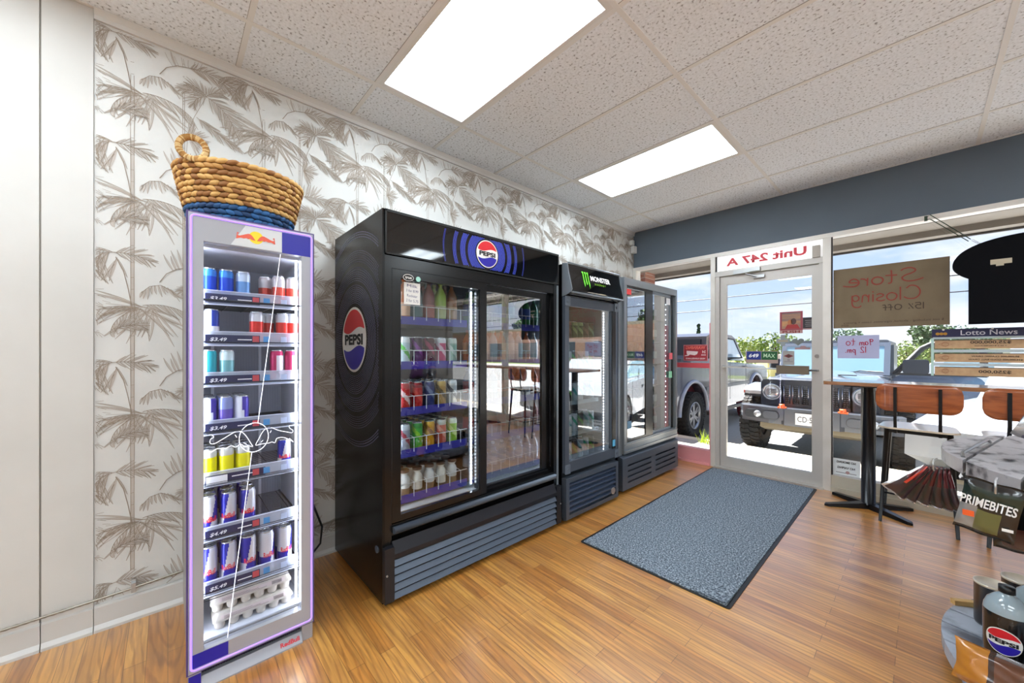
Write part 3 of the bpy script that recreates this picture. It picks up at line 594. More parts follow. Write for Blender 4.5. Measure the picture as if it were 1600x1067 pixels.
# egg cartons on the fridge floor
M_pulp = noisy('grey egg carton pulp', 'bdb6aa', 'cdc6ba', 40, .9, .2)
def carton():
    b = MB(); LN, WD = .295, .10
    for i in range(6):
        for j in range(2):
            cx, cy = (i-2.5)*LN/6, (j-.5)*WD/2
            b.lathe([(.0155, 0), (.018, .004), (.0215, .03), (.0235, .036)], 14, M=Matrix.Translation((cy, cx, 0)))
    b.rbox((-WD/2, -LN/2, .032), (WD/2, LN/2, .039), .012, axis=2)
    lid = MB(); lid.add([], [])
    prof = [(WD/2, LN/2, .0392), (WD/2-.002, LN/2-.003, .045), (WD/2-.01, LN/2-.014, .066), (WD/2-.016, LN/2-.02, .07)]
    vs = []; fs = []
    for (w, l, z) in prof:
        for (sx, sy) in ((1, 1), (-1, 1), (-1, -1), (1, -1)):
            for k in range(4):
                a = atan2(sy, sx) - pi/4 + k*pi/6; r_ = .01; vs.append((sx*(w-r_)+r_*cos(a), sy*(l-r_)+r_*sin(a), z))
    n = 16
    for k in range(3):
        for q in range(n): fs.append((k*n+q, k*n+(q+1) % n, (k+1)*n+(q+1) % n, (k+1)*n+q))
    fs.append(tuple(range(3*n, 4*n))); lid.add(vs, fs, 0)
    for i in range(6):
        lid.lathe([(.0135, .0698), (.012, .072), (.008, .0725), (.0001, .0715)], 12, M=Matrix.Translation((.018, (i-2.5)*LN/6, 0)))
        lid.lathe([(.0135, .0698), (.012, .072), (.008, .0725), (.0001, .0715)], 12, M=Matrix.Translation((-.018, (i-2.5)*LN/6, 0)))
    return b.mesh('tray', M_pulp), lid.mesh('lid', M_pulp)
tray_me, lid_me = carton()
for k, (z, lab) in enumerate(((.1075, 'grey pulp egg carton at the bottom of the narrow fridge, under another'), (.181, 'grey pulp egg carton stacked on top of the other in the fridge'))):
    t = thing('egg_carton', fp(.515, .285 - .006*k, z), lab, 'egg carton', 'stacked egg cartons', rz=radians(-2*k))
    t.scale = (FS,)*3; obj('tray', tray_me, t); ld = obj('lid', lid_me, t)
    b = MB(); b.poly([(.0506, -.12, .0405), (.0506, .12, .0405), (.0440, .12, .0555), (.0440, -.12, .0555)]); b.build('label_band', mat('pinkish label', 'cfc0bc', .8), ld)
    b = MB()
    for q in range(14): b.poly([(.0506, .07+q*.0028, .042), (.0506, .0716+q*.0028, .042), (.0452, .0716+q*.0028, .0545), (.0452, .07+q*.0028, .0545)])
    for q in range(3): b.poly([(.0506-q*.0012, -.11, .0425+q*.004), (.0506-q*.0012, .05-.03*q, .0425+q*.004), (.050-q*.0012, .05-.03*q, .0435+q*.004), (.050-q*.0012, -.11, .0435+q*.004)])
    b.build('printed_code', mat('faded print', '6a6460', .8), ld, (.0004, 0, .0003))
# ================================================================== BASKET
def basket():
    t = thing('woven_basket', fp(.37, .262, FT+.0025), 'oval woven basket, natural straw over a blue base, on top of the narrow fridge', 'basket', rz=radians(-12)); t.scale = (FS,)*3
    Rn = random.Random(5); nat = MB(); blu = MB(); NR = 12; hgt = .265
    for k in range(NR):
        tt = k/(NR-1); a = .155 + .05*tt**.8; c = .185 + .062*tt**.8; z = .012 + (hgt-.02)*tt; n = 44
        q = blu if k < 4 else nat
        for i in range(n):
            th = 2*pi*(i + (k % 2)*.5 + Rn.uniform(-.12, .12))/n; x, y = a*cos(th), c*sin(th)
            tx, ty = -a*sin(th), c*cos(th); ln = math.hypot(tx, ty); tx, ty = tx/ln, ty/ln; nx, ny = ty, -tx
            sg = .20 if k % 2 else -.20
            ex = Vector((tx, ty, sg)).normalized(); ez = Vector((0, 0, 1)); en = Vector((nx, ny, 0))
            L_, H_, W_ = .0215*ln*6.5/1.3*.75, .0125, .009; L_ = ln*2*pi/n*.78
            vs = []; mi = Rn.choice([0, 0, 1, 2]) 
            for u in range(5):
                pu = -1 + .5*u; rad = sqrt(max(0.04, 1-pu*pu*.96))
                for w in range(6):
                    an = 2*pi*w/6; vs.append(Vector((x, y, z)) + ex*pu*L_ + ez*H_*rad*sin(an) + en*W_*rad*cos(an))
            fs = [(u*6+w, u*6+(w+1) % 6, (u+1)*6+(w+1) % 6, (u+1)*6+w) for u in range(4) for w in range(6)] + [tuple(range(6))[::-1], tuple(range(24, 30))]
            q.add(vs, fs, mi, True)
    for q_, z_, a_, c_ in ((blu, 0.004, .15, .18),): q_.prism([(a_*cos(2*pi*i/32), c_*sin(2*pi*i/32)) for i in range(32)], 2, 0, .012, 0)
    # inner wall behind the coils
    inn = MB(); inn.lathe([(.148, .012), (.150, .02), (.199, hgt-.012), (.193, hgt-.014), (.144, .02)], 40, e=(1, 1.2), cap=False); inn.build('lining', mat('dark straw', '6b4a26', .8), t)
    nat.build('straw_wall', [mat('straw light', 'c79a58', .7), mat('straw mid', 'b08042', .7), mat('straw dark', '8c5c2c', .7)], t)
    blu.build('blue_base', [mat('dyed straw', '1c4a78', .7), mat('dyed straw light', '2a5e92', .7), mat('dyed straw dark', '12345c', .7)], t)
    for sgn in (1, -1):
        h = MB(); cz = hgt + (.034 if sgn > 0 else -.075); cx = (.165 if sgn > 0 else -.205); cy = (-.155 if sgn > 0 else .09); R_ = .045
        nst = 54
        for i in range(nst):
            a0 = 2*pi*i/nst; 
            for s2 in (0,):
                pr = []
                for w in range(7):
                    b0 = 2*pi*w/6 + .6; rr_ = R_ + .0105*cos(b0) + Rn.uniform(-.001, .001); ph = a0 + .05*w/6
                    pr.append((cx + .0105*sin(b0)*1.0, cy + rr_*cos(ph), cz + rr_*sin(ph)))
                h.tube(pr, .0032, 5, 0 if Rn.random() < .6 else 1)
        h.build('handle', [mat('straw pale', 'd8b882', .7), mat('straw mid', 'b08042', .7)], t)
basket()

# ================================================================== LARGE TWO-DOOR COOLER
def wave_logo(parent, pl, o, r, name, ry=None):
    ry = ry or r; polys = [(0, circle(0, 0, r*1.08, 40, ry*1.08)), (1, circle(0, 0, r, 40, ry))]
    def edge(x): return .30 + .10*sin(pi*x*1.0)
    n = 26
    for sg, mi in ((1, 2), (-1, 3)):
        a_, c_ = [], []
        for k in range(n+1):
            x = -1 + 2*k/n; top = sqrt(max(0, 1-x*x)); lo = edge(x) if sg > 0 else .30 - .10*sin(pi*x)
            if top > lo: a_.append((x, top)); c_.append((x, lo))
        pts = [(x*r, sg*y*ry) for x, y in a_ + c_[::-1]]
        if sg > 0: pts = pts[::-1]
        polys.append((mi, pts))
    lg = decal(parent, pl, o, polys, [mat('logo rim white', 'e9e4dc', .4), mat('logo white', 'eceae6', .4), mat('logo red', 'd4202a', .4), mat('logo blue', '2a1fa0', .4)], name, .0003)
    off = {'x': (.0015, 0, 0), 'y': (0, -.0015, 0)}[pl]
    text('PEPSI', r*1.62, ry*.36, M_btext, lg, pl, off, bold=.045)
    return lg
def dotted(parent, pl, o, radii, umin, umax, vmin, vmax, m, name, step=.014, sz=.0022):
    b = MB(); M = plane_M(pl, (0, 0, 0))
    for i, (r, w) in enumerate(radii):
        n = int(2*pi*r/step)
        for k in range(n):
            a = 2*pi*(k + .5*(i % 2))/n; u, v = r*cos(a), r*sin(a); s = w*sz
            if not (umin < u-s and u+s < umax and vmin < v-s and v+s < vmax): continue
            tu, tv = -sin(a), cos(a); ru, rv = cos(a), sin(a); l2 = step*.33
            b.poly([M @ Vector((u+tu*p*l2+ru*q*s, v+tv*p*l2+rv*q*s, 0)) for p, q in ((-1,-1),(-1,1),(1,1),(1,-1))][::-1])
    return b.build(name, m, parent, o)
PX0, PX1, PY0, PY1, PT = .03, .745, .785, 2.12, 1.99
pc = thing('drinks_cooler', (0, 0, 0), 'large black two-door sliding glass drinks cooler with round logo in the middle of the wall', 'cooler')
b = MB(); t_ = .04
b.box((PX0, PY0, .02), (PX0+t_, PY1, PT)); b.box((PX0+t_, PY0, .02), (PX1-.03, PY0+t_, PT)); b.box((PX0+t_, PY1-t_, .02), (PX1-.03, PY1, PT)); b.box((PX0+t_, PY0+t_, 1.73), (PX1-.03, PY1-t_, PT)); b.box((PX0+t_, PY0+t_, .02), (PX1-.03, PY1-t_, .425))
b.box((PX1-.03, PY0, .02), (PX1, PY0+.012, PT)); b.build('cabinet', M_side, pc)
b = MB(); b.box((PX1-.03, PY0+.012, .30), (PX1-.004, PY0+.05, 1.762)); b.box((PX1-.03, PY1-.05, .30), (PX1, PY1-.02, 1.762)); b.box((PX1-.03, PY0+.05, 1.70), (PX1-.004, PY1-.05, 1.762)); b.box((PX1-.03, PY0+.05, .345), (PX1-.002, PY1-.05, .40)); b.build('front_frame', M_blk, pc)
b = MB(); b.box((PX1-.03, PY1-.0195, .26), (PX1+.002, PY1, 1.762)); b.build('corner_trim', M_gunl, pc)
b = MB(); b.box((PX1-.03, PY0+.0125, 1.766), (PX1+.002, PY1-.001, PT-.001)); hd = b.build('header_sign', M_blkg, pc)
b = MB(); b.box((PX1+.0021, PY0+.0125, PT-.012), (PX1+.006, PY1, PT)); b.box((PX1+.0021, PY0+.0125, 1.766), (PX1+.006, PY1, 1.774)); b.box((PX1+.0021, PY1-.008, 1.766), (PX1+.006, PY1, PT)); b.box((PX1+.0021, PY0+.0125, 1.766), (PX1+.006, PY0+.02, PT)); b.build('header_trim', M_blkm, hd)
wave_logo(hd, 'x', (PX1+.0035, 1.449, 1.876), .078, 'round_logo')
Mdb = mat('blue dot print', '3c4cc0', .4, emit=.25)
dotted(hd, 'x', (PX1+.0025, 1.449, 1.876), [(.094+.0062*k, .9) for k in range(9)] + [(.168+.006*k, .8) for k in range(6)] + [(.232+.006*k, .6) for k in range(4)] + [(.31+.006*k, .4) for k in range(2)], -.6, .6, -.094, .094, Mdb, 'dotted_rings', step=.0072)
Mdp = mat('grey violet dot print', '66637f', .4)
wave_logo(pc, 'y', (.358, PY0-.0012, 1.345), .172, 'side_logo')
dotted(pc, 'y', (.358, PY0-.0008, 1.345), [(.21+.011*k, 1.0) for k in range(10)] + [(.335+.012*k, .9) for k in range(7)] + [(.44+.012*k, .6) for k in range(6)] + [(.575+.013*k, .9) for k in range(3)], -.325, .345, -.64, .62, Mdp, 'side_dotted_rings', step=.0145, sz=.0024)
# doors
def sdoor(par, x0, x1, y0, y1, z0, z1, iy0, iy1, iz0, iz1, m, g=None):
    q = MB(); ring(q, y0, y1, z0, z1, iy0, iy1, iz0, iz1, x0, x1); d = q.build('door', m, par)
    q = MB(); q.box(((x0+x1)/2-.003, iy0, iz0), ((x0+x1)/2+.003, iy1, iz1)); q.build('door_glass', g or M_coolglass, d); return d
dl = sdoor(pc, .712, .738, .838, 1.452, .404, 1.699, .886, 1.402, .436, 1.655, M_blk)
drr = sdoor(pc, .68, .706, 1.40, 2.068, .404, 1.699, 1.452, 1.985, .436, 1.655, M_blk, M_coolglass2)
b = MB(); b.tube([(PX1+.008, .84, .372), (PX1+.008, 2.075, .372)], .018, 12); b.build('door_rail', M_gun, pc)
# grille
b = MB(); b.box((PX1-.029, PY0+.0125, .02), (PX1+.0, PY1, .30)); b.build('lower_panel', M_blkm, pc)
b = MB(); b.box((PX1+.0005, PY0, .03), (PX1+.03, PY0+.05, .30)); b.box((PX1+.0005, PY1-.05, .03), (PX1+.03, PY1, .30)); b.prism([(PX1+.0005, .238), (PX1+.03, .238), (PX1+.03, .262), (PX1+.004, .318), (PX1+.0005, .318)], 1, PY0+.0501, PY1-.0501)
b.build('grille_frame', mat('grille frame black', '1c1c22', .35, .3), pc)
M_louv = mat('blue grey louvre', '5a6676', .4, .3); lou = MB(); lou.prism([(0, 0), (.006, 0), (.026, .030), (.020, .034), (0, .006)], 1, PY0+.052, PY1-.052); lm = lou.mesh('louvre', M_louv)
lou = MB(); lou.prism([(.027, 0), (.030, .003), (.016, .028), (.012, .028)], 1, PY0+.052, PY1-.052); lm = lou.mesh('louvre', M_louv)
for k in range(5): obj('louvre', lm, pc, (PX1, 0, .034 + k*.041))
b = MB()
for yy in (PY0+.01, PY1-.01): b = MB(); b.tube([(PX1+.03, yy, .17), (PX1+.034, yy, .17)], .005, 10); b.build('screw', M_steel, pc)
b = MB(); b.tube([(.68, PY0-.004, .27), (.68, PY0, .27)], .018, 12); b.build('caster_bolt', M_gun, pc)
# interior
b = MB(); b.box((PX0+t_+.001, PY0+t_+.001, .426), (PX0+t_+.006, PY1-t_-.001, 1.728), 0); b.box((PX0+t_+.006, PY0+t_+.001, .43), (.67, PY0+t_+.005, 1.725), 1); b.box((PX0+t_+.006, PY1-t_-.005, .43), (.67, PY1-t_-.001, 1.725), 1); b.box((PX0+t_+.006, PY0+t_+.006, 1.72), (.67, PY1-t_-.006, 1.728), 1); b.box((PX0+t_+.006, PY0+t_+.006, .4255), (.70, PY1-t_-.006, .434), 2)
b.build('liner', [mat('dark liner back', '3c4048', .5), mat('liner grey', '9a9ea8', .5), mat('liner floor', 'c8c4c4', .4)], pc)
b = MB(); b.box((.655, 1.375, .45), (.668, 1.392, 1.66)); b.build('light_housing', mat('light housing', 'b8bcc4', .4), pc)
b = MB()
for k in range(56): b.box((.6685, 1.380, .46+k*.0213), (.672, 1.387, .472+k*.0213))
b.build('light_strip', M_led, pc)
for y_ in (PY0+t_+.006, PY1-t_-.012):  # hidden side strips, added to make the contents brighter
    b = MB(); b.box((.648, y_-.003, .46), (.668, y_+.009, 1.66)); b.build('light_strip', M_led, pc)
psz = [1.452, 1.205, .952, .722, .474]
b = MB(); b.box((.12, PY0+.05, -.012), (.64, PY1-.05, -.002), 0); b.box((.643, PY0+.055, -.026), (.648, 1.368, .018), 1); b.box((.643, 1.40, -.026), (.648, PY1-.055, .018), 1)
shm = b.mesh('shelf', [mat('shelf dark wire', '1b1c20', .5), mat('blue price rail', '28269a', .4)])
b = MB()
for seg in ((PY0+.06, 1.365), (1.405, PY1-.06)):
    b.tube([(.650, seg[0], .078), (.650, seg[1], .078)], .0022, 5)
    y = seg[0]+.006
    while y < seg[1]: b.tube([(.60, y, .083), (.650, y, .078), (.650, y, .0)], .0020, 5); y += .078
fen = b.mesh('wire_fence', mat('white coated wire', 'e4e4e6', .4))
for z in psz: s_ = obj('shelf', shm, pc, (0, 0, z)); obj('wire_fence', fen, s_)
# note, oval badge on the left door
X = .7388
def oval(parent, o, ry, rz, mats, words):
    d = decal(parent, 'x', o, [(0, circle(0, 0, ry, 28, rz)), (1, circle(0, 0, ry*.9, 28, rz*.82)), (0, circle(0, 0, ry*.82, 28, rz*.7))], mats, 'oval_badge', .0003)
    text(words, ry*1.1, rz*.6, mats[1], d, 'x', (.0012, 0, 0), bold=.02)
oval(dl, (X, .928, 1.663), .034, .022, [M_blkm, M_white], 'true')
decal(dl, 'x', (X, .985, 1.662), [(0, circle(0, 0, .014, 20))], [mat('mint sticker', '9fd4c8', .5)], 'round_sticker')
nt_ = thing('handwritten_note', (.7285, .955, 1.583), 'white handwritten paper note inside the top left of the large cooler door', 'note'); flat(nt_, 'x', (0, 0, 0), .093, .115, M_white, 'paper')
for k, s_ in enumerate(('Milk', '3 for 8.99', 'Rockstar', '2 for 5.75')): text(s_, .06+.01*(k % 2), .014, mat('blue ink', '3a3f70', .6), nt_, 'x', (.0012, 0, .04-.026*k), rot=-3)
# contents
def bottle_mesh(name, r, h, mats, band=(.25, .62), neck=.3, cap=.075, n=16):
    b = MB(); pr = [(r*.82, 0), (r, h*.03), (r*.97, h*.14), (r, h*.2), (r, h*.62), (r*.92, h*.70), (r*.55, h*.82), (r*neck, h*.88), (r*neck, h*(1-cap)), (r*(neck+.06), h*(1-cap)), (r*(neck+.06), h), (.0001, h)]
    # split label band rows
    full = []
    for p, q in zip(pr, pr[1:]):
        full.append(p)
        if q[1]-p[1] > h*.1:
            for k in range(1, 6): full.append((p[0]+(q[0]-p[0])*k/6, p[1]+(q[1]-p[1])*k/6))
    full.append(pr[-1])
    b.lathe(full, n, mf=lambda a, z, k: 2 if z > h*(1-cap)-1e-4 else (1 if band[0] < z/h < band[1] else 0)); return b.mesh(name, mats)
def liq(c, r=.08): return mat('drink ' + c, c, r, coat=.4)
def tallcan(c1, c2=None, c3=None, h=.157, r=.031, f=None):
    return can_mesh('tall_drink_can', r, h, [M_can, cm(c1), cm(c2 or c1), cm(c3 or c2 or c1)], f or (lambda a, t: 2 if .35 < t + .004*a < .55 else (3 if t > .78 else 1)), 36, 26)
stock = {
 1: ('tall_drink_can', [tallcan('d8dcc8', '2aa088', 'e6e040'), tallcan('c8d8e0', '58b848', 'f0f0f0'), tallcan('3a1848', '7c2c8c', '301030'), tallcan('5c1430', 'a8305c', '3c0c20'), tallcan('c83470', 'e8c0d0', 'e8e0e4'), tallcan('98b8a8', 'd8e4dc', 'c8d8d0'), tallcan('98b8a8', 'd8e4dc', 'c8d8d0')],
   ['white and green tall can', 'pale blue tall can', 'dark purple tall can', 'maroon tall can', 'pink tall can', 'pale green tall can', 'pale green tall can']),
 2: ('tall_drink_can', [tallcan('5a1c4c', 'b03c70'), tallcan('c81c22', 'f0d0d0', 'b01018'), tallcan('c81c22', 'e85040', '901018'), tallcan('1c2c6c', '7884a8', '16205c'), tallcan('b48838', '604818', 'c8a050'), tallcan('b8bcc0', '40444c', 'e0e0e0'), tallcan('30343c', '888c94')],
   ['plum coloured tall can', 'red can with white slash', 'red tall can', 'navy tall can', 'gold tall can', 'silver tall can', 'dark grey tall can']),
 3: ('tall_drink_can', [tallcan('6c1420', 'b84048', 'c8ccd4'), tallcan('a4a8b8', 'a03848', 'd4d8e0'), tallcan('2fa82f', '98d038', '1f8820'), tallcan('d89818', '9c5c10', 'e8b040'), tallcan('d8604c', 'e8a088', 'c8c8c0'), tallcan('98c838', 'c8e088', 'd0d8c0'), tallcan('2f6c88', '88b0c0')],
   ['dark red tall can', 'silver can with red slash', 'bright green tall can', 'golden yellow tall can', 'salmon pink tall can', 'lime green tall can', 'blue green tall can'])}
def bm(c, lab, cap, r=.031, h=.215, **k): return bottle_mesh('plastic_bottle', r, h, [liq(c), mat('label ' + lab, lab, .4), mat('cap ' + cap, cap, .4)], **k)
coffee = bottle_mesh('coffee_bottle', .029, .15, [mat('coffee glass', '5c4434', .15), mat('cream label', 'd8d0c4', .5), mat('brown cap', '4a2a1c', .4)], band=(.22, .9), neck=.86, cap=.10)
cof2 = bottle_mesh('coffee_bottle', .029, .15, [mat('coffee glass light', '84684c', .15), mat('ivory label', 'd0ccc8', .5), mat('brown cap', '4a2a1c', .4)], band=(.32, .9), neck=.86, cap=.10)
ADJ = {0: 'top', 1: 'second', 2: 'third', 3: 'fourth', 4: 'bottom'}
def place(me, k, side, col, row, look, cat, x, y, z, cool='large cooler', grp=None, rz=0.0, of=None):
    o = obj(me.name.split('.')[0], me, None, (x, y, z), rz)
    lab = '%s, %s from left, %s row, %s shelf%s, %s' % (look, ORD[col], ['front', 'second', 'third', 'fourth'][row], of or ADJ[k], side, cool)
    return tag(o, lab, cat, grp or 'drinks in the large cooler')
tops = [bm(c, l, cp, .035, .235, band=(.1, .42)) for c, l, cp in (('7c8c88', 'c8d0c8', 'a02020'), ('a85418', 'd8a888', 'c05018'), ('14343c', '3c6870', '183038'), ('801818', 'a85048', '400c0c'), ('98b820', 'b8c088', '98b020'), ('8c4c18', 'b89070', '602c10'))]
tl = ['clear grey soft drink bottle', 'amber soft drink bottle', 'dark teal soft drink bottle', 'dark red soft drink bottle', 'lime yellow soft drink bottle', 'brown soft drink bottle']
for k in range(5):
    z = psz[k] + .0 - .0018
    ncol = 7 if k in (1, 2, 3, 4) else 6
    for c in range(ncol):
        for row in range(4 if k in (2, 3, 4) else 2):
            y = PY0 + .105 + c*.078; x = .612 - row*.073
            if y > 1.345: continue
            rz = random.uniform(-.35, .35) + .2
            if k == 0: place(tops[c % 6], k, ', left bay', c, row, tl[c % 6], 'bottle', x-.004, y, z, rz=rz)
            elif k == 4: m_ = (coffee, cof2)[c % 2]; place(m_, k, ', left bay', c, row, ['cream coffee bottle', 'ivory coffee bottle'][c % 2], 'bottle', x, y, z, rz=rz)
            else: place(stock[k][1][c], k, ', left bay', c, row, stock[k][2][c], 'can', x, y, z, rz=rz)
rb = {0: [bm('1f7c3c', '184c9c', '1c8040'), bm('185c38', '1c7c48', '1c6030'), bm('2c6438', '20407c', 'd8d8d8')],
      1: [bm('e0601c', 'e8a070', 'e8702c'), bm('c8d4d8', 'e8e8e8', 'e8e8e8'), bm('b8c8d0', 'e0e4e8', 'f0f0f0')],
      2: [bm('182c70', 'b02430', '2c3c88'), bm('20100c', 'b8b0ac', 'c8c4c0'), bm('8c9cb0', 'c8d0d8', '40508c'), bm('5c1c10', 'b85848', '302018')],
      3: [bm('28100c', 'b02028', '1c0c0c'), bm('6c1810', '8c3830', '601810'), bm('50140c', 'a83c30', '301010')],
      4: [bottle_mesh('water_bottle', .031, .205, [glass('water bottle plastic', 'dfe4ee', 1.5, .10, .1), mat('pale water label', 'c4cfe4', .4, alpha=.55), mat('cap white', 'e8e8f0', .4)], band=(.3, .52))]}
rl = {0: ['green soda bottle', 'dark green soda bottle', 'deep green soda bottle'], 1: ['orange soda bottle', 'clear soda bottle', 'pale clear bottle'], 2: ['blue cola bottle', 'black cola bottle', 'grey sports drink bottle', 'brown cola bottle'], 3: ['dark cola bottle', 'red brown cola bottle', 'maroon cola bottle'], 4: ['clear water bottle']}
for k in range(5):
    z = psz[k]-.0018
    for c in range(8):
        for row in range(2):
            y = 1.45 + c*.078
            if y > 2.02: continue
            ms = rb[k]; i = c % len(ms)
            place(ms[i], k, ', right bay', c, row, rl[k][i], 'bottle', .612-row*.075, y, z, rz=random.uniform(-.3, .3))

# ================================================================== CURVED-HEADER COOLER
mc = thing('drinks_cooler', (0, 0, 0), 'narrow black single-door cooler with curved header and green claw mark', 'cooler')
MY0, MY1, MX = 2.165, 2.885, .74
b = MB(); b.box((.03, MY0, .03), (.07, MY1, 1.93)); b.box((.07, MY0, .03), (MX, MY0+.03, 1.93)); b.box((.07, MY1-.03, .03), (MX, MY1, 1.93)); b.box((.07, MY0+.03, 1.68), (MX, MY1-.03, 1.93)); b.box((.07, MY0+.03, .03), (MX, MY1-.03, .36)); b.build('cabinet', M_blk, mc)
b = MB(); pr = [(MX+.0005, 1.70), (MX+.03, 1.698), (MX+.075, 1.715), (MX+.088, 1.735), (MX+.072, 1.80), (MX+.056, 1.86), (MX+.045, 1.93), (MX+.0005, 1.93)]
b.prism(pr, 1, MY0+.012, MY1-.012, 0); hd = b.build('header_sign', M_blkg, mc)
b = MB(); e1 = [(x+.004, z) for x, z in pr[1:7]]
for yy in (MY0+.004, MY1-.012): b.prism([(MX+.0005, 1.69)] + [(x+.005, z) for x, z in pr[1:7]] + [(MX+.0005, 1.94)], 1, yy, yy+.008, 0)
b.tube([(MX+.05, MY0+.012, 1.936), (MX+.05, MY1-.012, 1.936)], .006, 8); b.tube([(MX+.086, MY0+.012, 1.715), (MX+.086, MY1-.012, 1.715)], .007, 8)
b.build('header_trim', M_gunl, hd)
# claw mark and lettering lean with the header face
hb = Matrix(((0, -.235, .972, 0), (1, 0, 0, 0), (0, .972, .235, 0), (0, 0, 0, 1)))
def hq(y, z): return (MX + .0735 - (z-1.80)*.242 + .001, y, z)
b = MB()
for k, (dx, ln) in enumerate(((0, .125), (.030, .105), (.060, .13))):
    pts = [(dx-.014, .062), (dx+.010, .066), (dx+.008, .0), (dx+.013, -.03), (dx+.004, .062-ln), (dx-.003, -.02), (dx-.002, .045)]
    b.poly([hb @ Vector((u, v, 0)) for u, v in pts][::-1])
b.build('claw_mark', mat('acid green print', '62c832', .4, emit=.4), hd, hq(2.345, 1.83))
text('MONSTER', .27, .043, mat('white header letters', 'e8e8ea', .4, emit=.3), hd, 'x', hq(2.575, 1.852), bold=.02, base=hb)
text('E N E R G Y', .15, .016, mat('green header letters', '7ab830', .4, emit=.2), hd, 'x', hq(2.56, 1.808), base=hb)
b = MB(); b.box((MX+.002, MY0+.004, .372), (MX+.03, MY0+.05, 1.685)); b.box((MX+.002, MY1-.10, .372), (MX+.03, MY1-.004, 1.685)); b.box((MX+.002, MY0+.05, 1.62), (MX+.03, MY1-.10, 1.685)); b.box((MX+.002, MY0+.05, .372), (MX+.03, MY1-.10, .45)); d_ = b.build('door', M_gun, mc)
b = MB(); b.box((MX+.0305, MY1-.098, .45), (MX+.036, MY1-.045, 1.62)); b.build('door_handle_strip', M_blk, d_)
b = MB(); b.box((MX+.012, MY0+.05, .45), (MX+.018, MY1-.10, 1.62)); b.build('door_glass', M_coolglass2, d_)
for z in (.40, 1.655):
    for yy in (MY0+.03, MY1-.028): b = MB(); b.rbox((MX+.0305, yy-.03, z-.035), (MX+.036, yy+.03, z+.035), .008, axis=0); b.tube([(MX+.036, yy, z), (MX+.042, yy, z)], .012, 10); b.build('corner_bracket', mat('bracket grey', '6a727e', .4, .4), d_)
b = MB(); b.box((MX+.0365, 2.79, .47), (MX+.038, 2.83, .525)); b.build('sticker', mat('sky blue sticker', '58b0dc', .5), d_)
b = MB(); ring(b, MY0, MY1-.02, .03, .335, MY0+.035, MY1-.055, .06, .30, MX+.001, MX+.045); b.box((MX+.001, MY0+.035, .06), (MX+.02, MY1-.055, .30)); b.build('grille_frame', M_gun, mc)
lou = MB(); lou.prism([(.021, 0), (.043, .016), (.043, .022), (.021, .034)], 1, MY0+.036, MY1-.056); lm = lou.mesh('louvre', mat('louvre steel blue', '47536a', .35, .4))
for k in range(6): obj('louvre', lm, mc, (MX, 0, .064+k*.039))
b = MB(); b.tube([(MX+.046, 2.78, .10), (MX+.052, 2.78, .10)], .028, 18); b.build('round_badge', M_steel, mc)
for x, y in ((.72, MY0+.05), (.72, MY1-.06), (.1, MY0+.05), (.1, MY1-.06)): b = MB(); b.tube([(x, y, 0), (x, y, .01), (x, y, .012), (x, y, .03)], [.022, .022, .01, .01], 12); b.build('foot', M_steel, mc)
b = MB(); b.box((.0705, MY0+.031, .361), (.074, MY1-.031, 1.679), 0); b.box((.074, MY0+.031, .361), (MX-.01, MY0+.034, 1.679), 1); b.box((.074, MY1-.034, .361), (MX-.01, MY1-.031, 1.679), 1); b.box((.074, MY0+.034, .3605), (MX-.01, MY1-.034, .366), 1); b.build('liner', [mat('dark liner back', '3c4048', .5), mat('liner grey', '9a9ea8', .5)], mc)
b = MB()
for k in range(50): b.box((.70, MY1-.122, .41+k*.0243), (.705, MY1-.116, .423+k*.0243))
b.build('light_strip', M_led, mc)
b = MB(); b.box((.69, MY0+.036, .42), (.696, MY0+.041, 1.62)); b.build('light_strip', M_led, mc)
msz = [1.37, 1.13, .87, .62, .40]
b = MB(); b.box((.1, MY0+.04, -.012), (.655, MY1-.04, -.002)); shm = b.mesh('shelf', mat('shelf dark wire', '1b1c20', .5))
b = MB(); b.box((.656, MY0+.04, -.02), (.659, MY1-.13, .012)); rl_ = b.mesh('price_rail', mat('clear grey rail', 'a8b4b8', .4))
for z in msz: s_ = obj('shelf', shm, mc, (0, 0, z)); obj('price_rail', rl_, s_)
mcan = [tallcan('3c2018', '8c5c48', '2c1810'), tallcan('28543c', '84b088', '20402c'), tallcan('482018', '905040'), tallcan('30602c', '98b860'), tallcan('38682c', 'a8c878')]
mct = [tallcan('e4e8ea', '3cb888', 'e8e8e8'), tallcan('181a1c', '50b838', '202224'), tallcan('c8d8dc', '48a8a0', 'e0e4e4')]
for k in range(5):
    for c in range(7):
        y = MY0+.075+c*.076
        if y > 2.70: continue
        for row in range(2):
            ms = mcan if k == 0 else mct; i = (c if k == 0 else c+k) % len(ms)
            lk = (['brown tall can', 'dark green tall can', 'rust tall can', 'green tall can', 'mid green tall can'] if k == 0 else ['white and green tall can', 'black and green tall can', 'silver and teal tall can'])[i]
            place(ms[i], k, '', c, row, lk, 'can', .615-row*.07, y, msz[k]-.0018, 'single-door cooler', 'cans in the single-door cooler', rz=random.uniform(-.3, .3))

